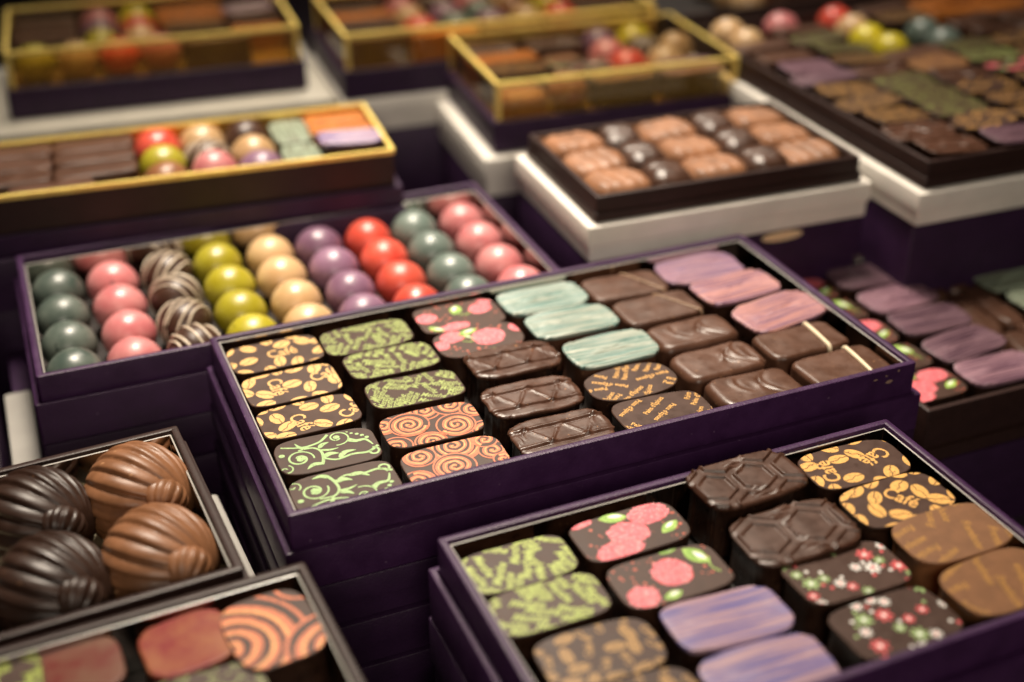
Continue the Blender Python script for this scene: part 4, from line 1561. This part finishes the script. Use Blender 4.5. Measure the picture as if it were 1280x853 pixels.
scatter(FF, [('bar', 40.5, 9), ('bar', 40.5, 25), ('bar', 40.5, 41.5), ('bar', 76.5, 9), ('bar', 76.5, 25), ('bar', 76.5, 41.5), ('bar', 58, 57.5),
             ('ball_red', 104.5, 12), ('ball_olive', 105.5, 33), ('ball_milk', 105.5, 54), ('ball_beige', 125, 12), ('ball_striped', 125.5, 33.5), ('ball_pink', 126.5, 54, dict(lift=2)),
             ('ball_brown', 145.5, 12), ('ball_beige', 146, 33.5), ('ball_purple', 147, 54), ('sage', 166, 18, dict(rot=90, scale=.9)), ('sage', 166, 48, dict(rot=90, scale=.85)),
             ('orangebar', 188.5, 9, dict(scale=.8, lift=3)), ('orangebar', 188.5, 24, dict(scale=.8, lift=4)), ('violet', 189, 43, dict(scale=.85, lift=5))], -16.8, 'the long gold edged box')
for bx, items, nm in (
    (FG, [('bar', 19.5, 12), ('bar', 19.5, 29), ('bar', 19.5, 46), ('ball_olive', 14, 75), ('ball_beige', 35, 76), ('ball_pink', 49, 14), ('ball_purple', 49, 35), ('ball_olive', 49, 56), ('ball_red', 57, 77),
          ('ball_yellow', 70, 14), ('ball_red', 70, 35), ('ball_beige', 70, 56), ('orangebar', 100, 12), ('orangebar', 100, 30), ('speck_gold', 100, 52), ('ball_pink', 79, 77), ('bar', 109, 77),
          ('lilacstripe', 134.5, 15, dict(scale=.88)), ('bar', 134.5, 36, dict(scale=.85)), ('orangebar', 134.5, 54, dict(scale=.8))], 'the top left gold edged box'),
    (FH, [('bar', 20, 12), ('orangebar', 21, 29), ('bar', 20, 46), ('ball_pink', 49, 14), ('ball_striped', 70, 14), ('ball_pink', 91, 14), ('ball_beige', 112, 14), ('ball_olive', 133, 14), ('ball_beige', 49, 35.5),
          ('ball_purple', 70, 35.5), ('ball_teal', 91, 35.5), ('ball_milk', 112, 35.5), ('ball_yellow', 133, 35.5), ('ball_red', 49, 57), ('ball_teal', 70, 57), ('ball_purple', 91, 57), ('ball_beige', 112, 57),
          ('ball_red', 133, 57), ('bar', 161, 12), ('speck_gold', 161, 32), ('bar', 161, 52), ('bar', 20, 70), ('orangebar', 58, 75), ('bar', 96, 75), ('bar', 134, 75)], 'the gold edged box at the top'),
    (FI, [('waved', 20, 13), ('orangebar', 21, 32), ('speck_gold', 20, 52), ('loaf', 17, 75), ('waved', 55.5, 13), ('loaf', 54, 36), ('flowers', 55, 58), ('ball_purple', 83.5, 12), ('ball_yellow', 104.5, 12),
          ('ball_pink', 80.5, 33), ('ball_striped', 101.5, 33.5), ('ball_red', 83.5, 55), ('ball_beige', 105, 55), ('ball_milk', 41, 78), ('speck_gold', 70, 78), ('lilacstripe', 108, 77), ('ball_beige', 120, 33)],
     'the small gold edged box')):
    scatter(bx, items, -20.2, nm)

# the big assortment box at upper right: nine rows, columns 36 mm apart
KMAP = [
    ['ball_beige', 'ball_beige', 'bar', 'mauve', 'mauve', 'speck_gold', 'speck_gold', 'ridged', 'ridged'],
    ['ball_pink', 'bar', 'speck_green', 'speck_gold', 'ridged', 'speck_green', 'speck_green', 'pain', 'mauve'],
    ['ball_red', 'ball_beige', 'ball_yellow', 'bar', 'framboise', 'ridged', 'pain', 'grain', 'speck_gold'],
    ['bar', 'speck_gold', 'ball_teal', 'speck_green', 'menthe', 'raspberry', 'speck_gold', 'speck_green', 'speck_green'],
    ['orangebar', 'orangebar', 'bar', 'grain', 'speck_gold', 'raspberry', 'menthe', 'speck_green', 'pain'],
    ['bar', 'bar', 'waved', 'bar', 'ridged', 'sage', 'waved', 'ridged', 'waved'],
]
R11 = ['back', 'second', 'third', 'fourth', 'fifth', 'middle', 'seventh', 'eighth', 'ninth', 'tenth', 'front']
C9 = ['left', 'second', 'third', 'fourth', 'middle', 'sixth', 'seventh', 'eighth', 'right']
balls_left = {}
for c in range(9):
    for r in range(11):
        u, v = 18 + 33 * c, 12.5 + 19.1 * r
        kd = KMAP[min(5, int(u / 37.5))][min(8, int(v / 23.9))]
        if kd.startswith('ball') and RNG.random() < .25:
            kd = 'speck_green'
        lab = f"{LOOK[kd][1]} in {R11[r]} row, {C9[c]} column of large assortment box"
        put(FK, kd, u + RNG.uniform(-1.5, 1.5), v + RNG.uniform(-.6, .6), -11.4, lab, 'sweets in the large assortment box', jitter=4, scale=.90 if not kd.startswith('ball') else .92)
KM2 = [['ball_beige', 'ball_beige', 'ball_beige'], ['bar', 'orangebar', 'bar'], ['bar', 'ball_yellow', 'ball_pink'], ['speck_gold', 'ball_teal', 'bar'], ['bar', 'orangebar', 'bar'], ['speck_gold', 'bar', 'waved'],
       ['bar', 'waved', 'speck_gold']]
for c, column in enumerate(KM2):
    for r, kd in enumerate(column):
        lab = f"{LOOK[kd][1]} in {['third', 'second', 'front'][r]} row, {['leftmost', 'second', 'third', 'fourth', 'fifth', 'sixth', 'rightmost'][c]} column of topmost box"
        put(FK2, kd, 60 + 36 * c, 150 + 23 * r, -11.4, lab, 'sweets in the topmost assortment box', jitter=2)

# crumbs and shavings between the pieces
def crumbs(fr, floor, n, seed, where):
    rnd = random.Random(seed)
    mb = MB()
    for _ in range(n):
        x, y, r = rnd.uniform(6, fr.w - 6), -rnd.uniform(6, fr.d - 6), rnd.uniform(.25, .8)
        a0 = rnd.uniform(0, 6)
        lo = [(x + r * 1.2 * math.cos(a0 + t * 1.257), y + r * math.sin(a0 + t * 1.257), 0) for t in range(5)]
        hi = [(x + r * .5 * math.cos(a0 + t * 1.257), y + r * .5 * math.sin(a0 + t * 1.257), r * .9) for t in range(5)]
        mb.loft([lo, hi], True, True)
    o = obj('chocolate_crumbs', mb.build('crumbs', ENROBED))
    o.location = fr.at(0, 0, floor + .1)
    o.rotation_euler = (0, 0, fr.th)
    tag(o, f'brown chocolate crumbs on the floor of the {where}', 'crumbs', None, 'stuff')


crumbs(FA, -18.5, 160, 3, 'long middle box')
crumbs(FB, -18.5, 120, 4, 'front right box')

# gold seals on the purple boxes beneath the truffles
mb = MB()
mb.loft([[(10 * math.cos(t * .2618), -.01, 2.2 * math.sin(t * .2618)) for t in range(24)], [(10 * math.cos(t * .2618), -.5, 2.2 * math.sin(t * .2618)) for t in range(24)]], True, True)
sl = obj('gold_seal', mb.build('gold_seal', surf('pale_gold_seal', (0.85, 0.70, 0.42), .4, metal=.3)))
sl.location = FJ.at(87, FJ.d + 2.3, -30.5)
sl.rotation_euler = (0, 0, FJ.th)
tag(sl, 'oval gold seal on the purple box under the oval truffles', 'seal')
mb = MB()
mb.loft([rrect(-9, -.6, 9, .6, .3, 0), rrect(-9, -.6, 9, .6, .3, .4)], True, True)
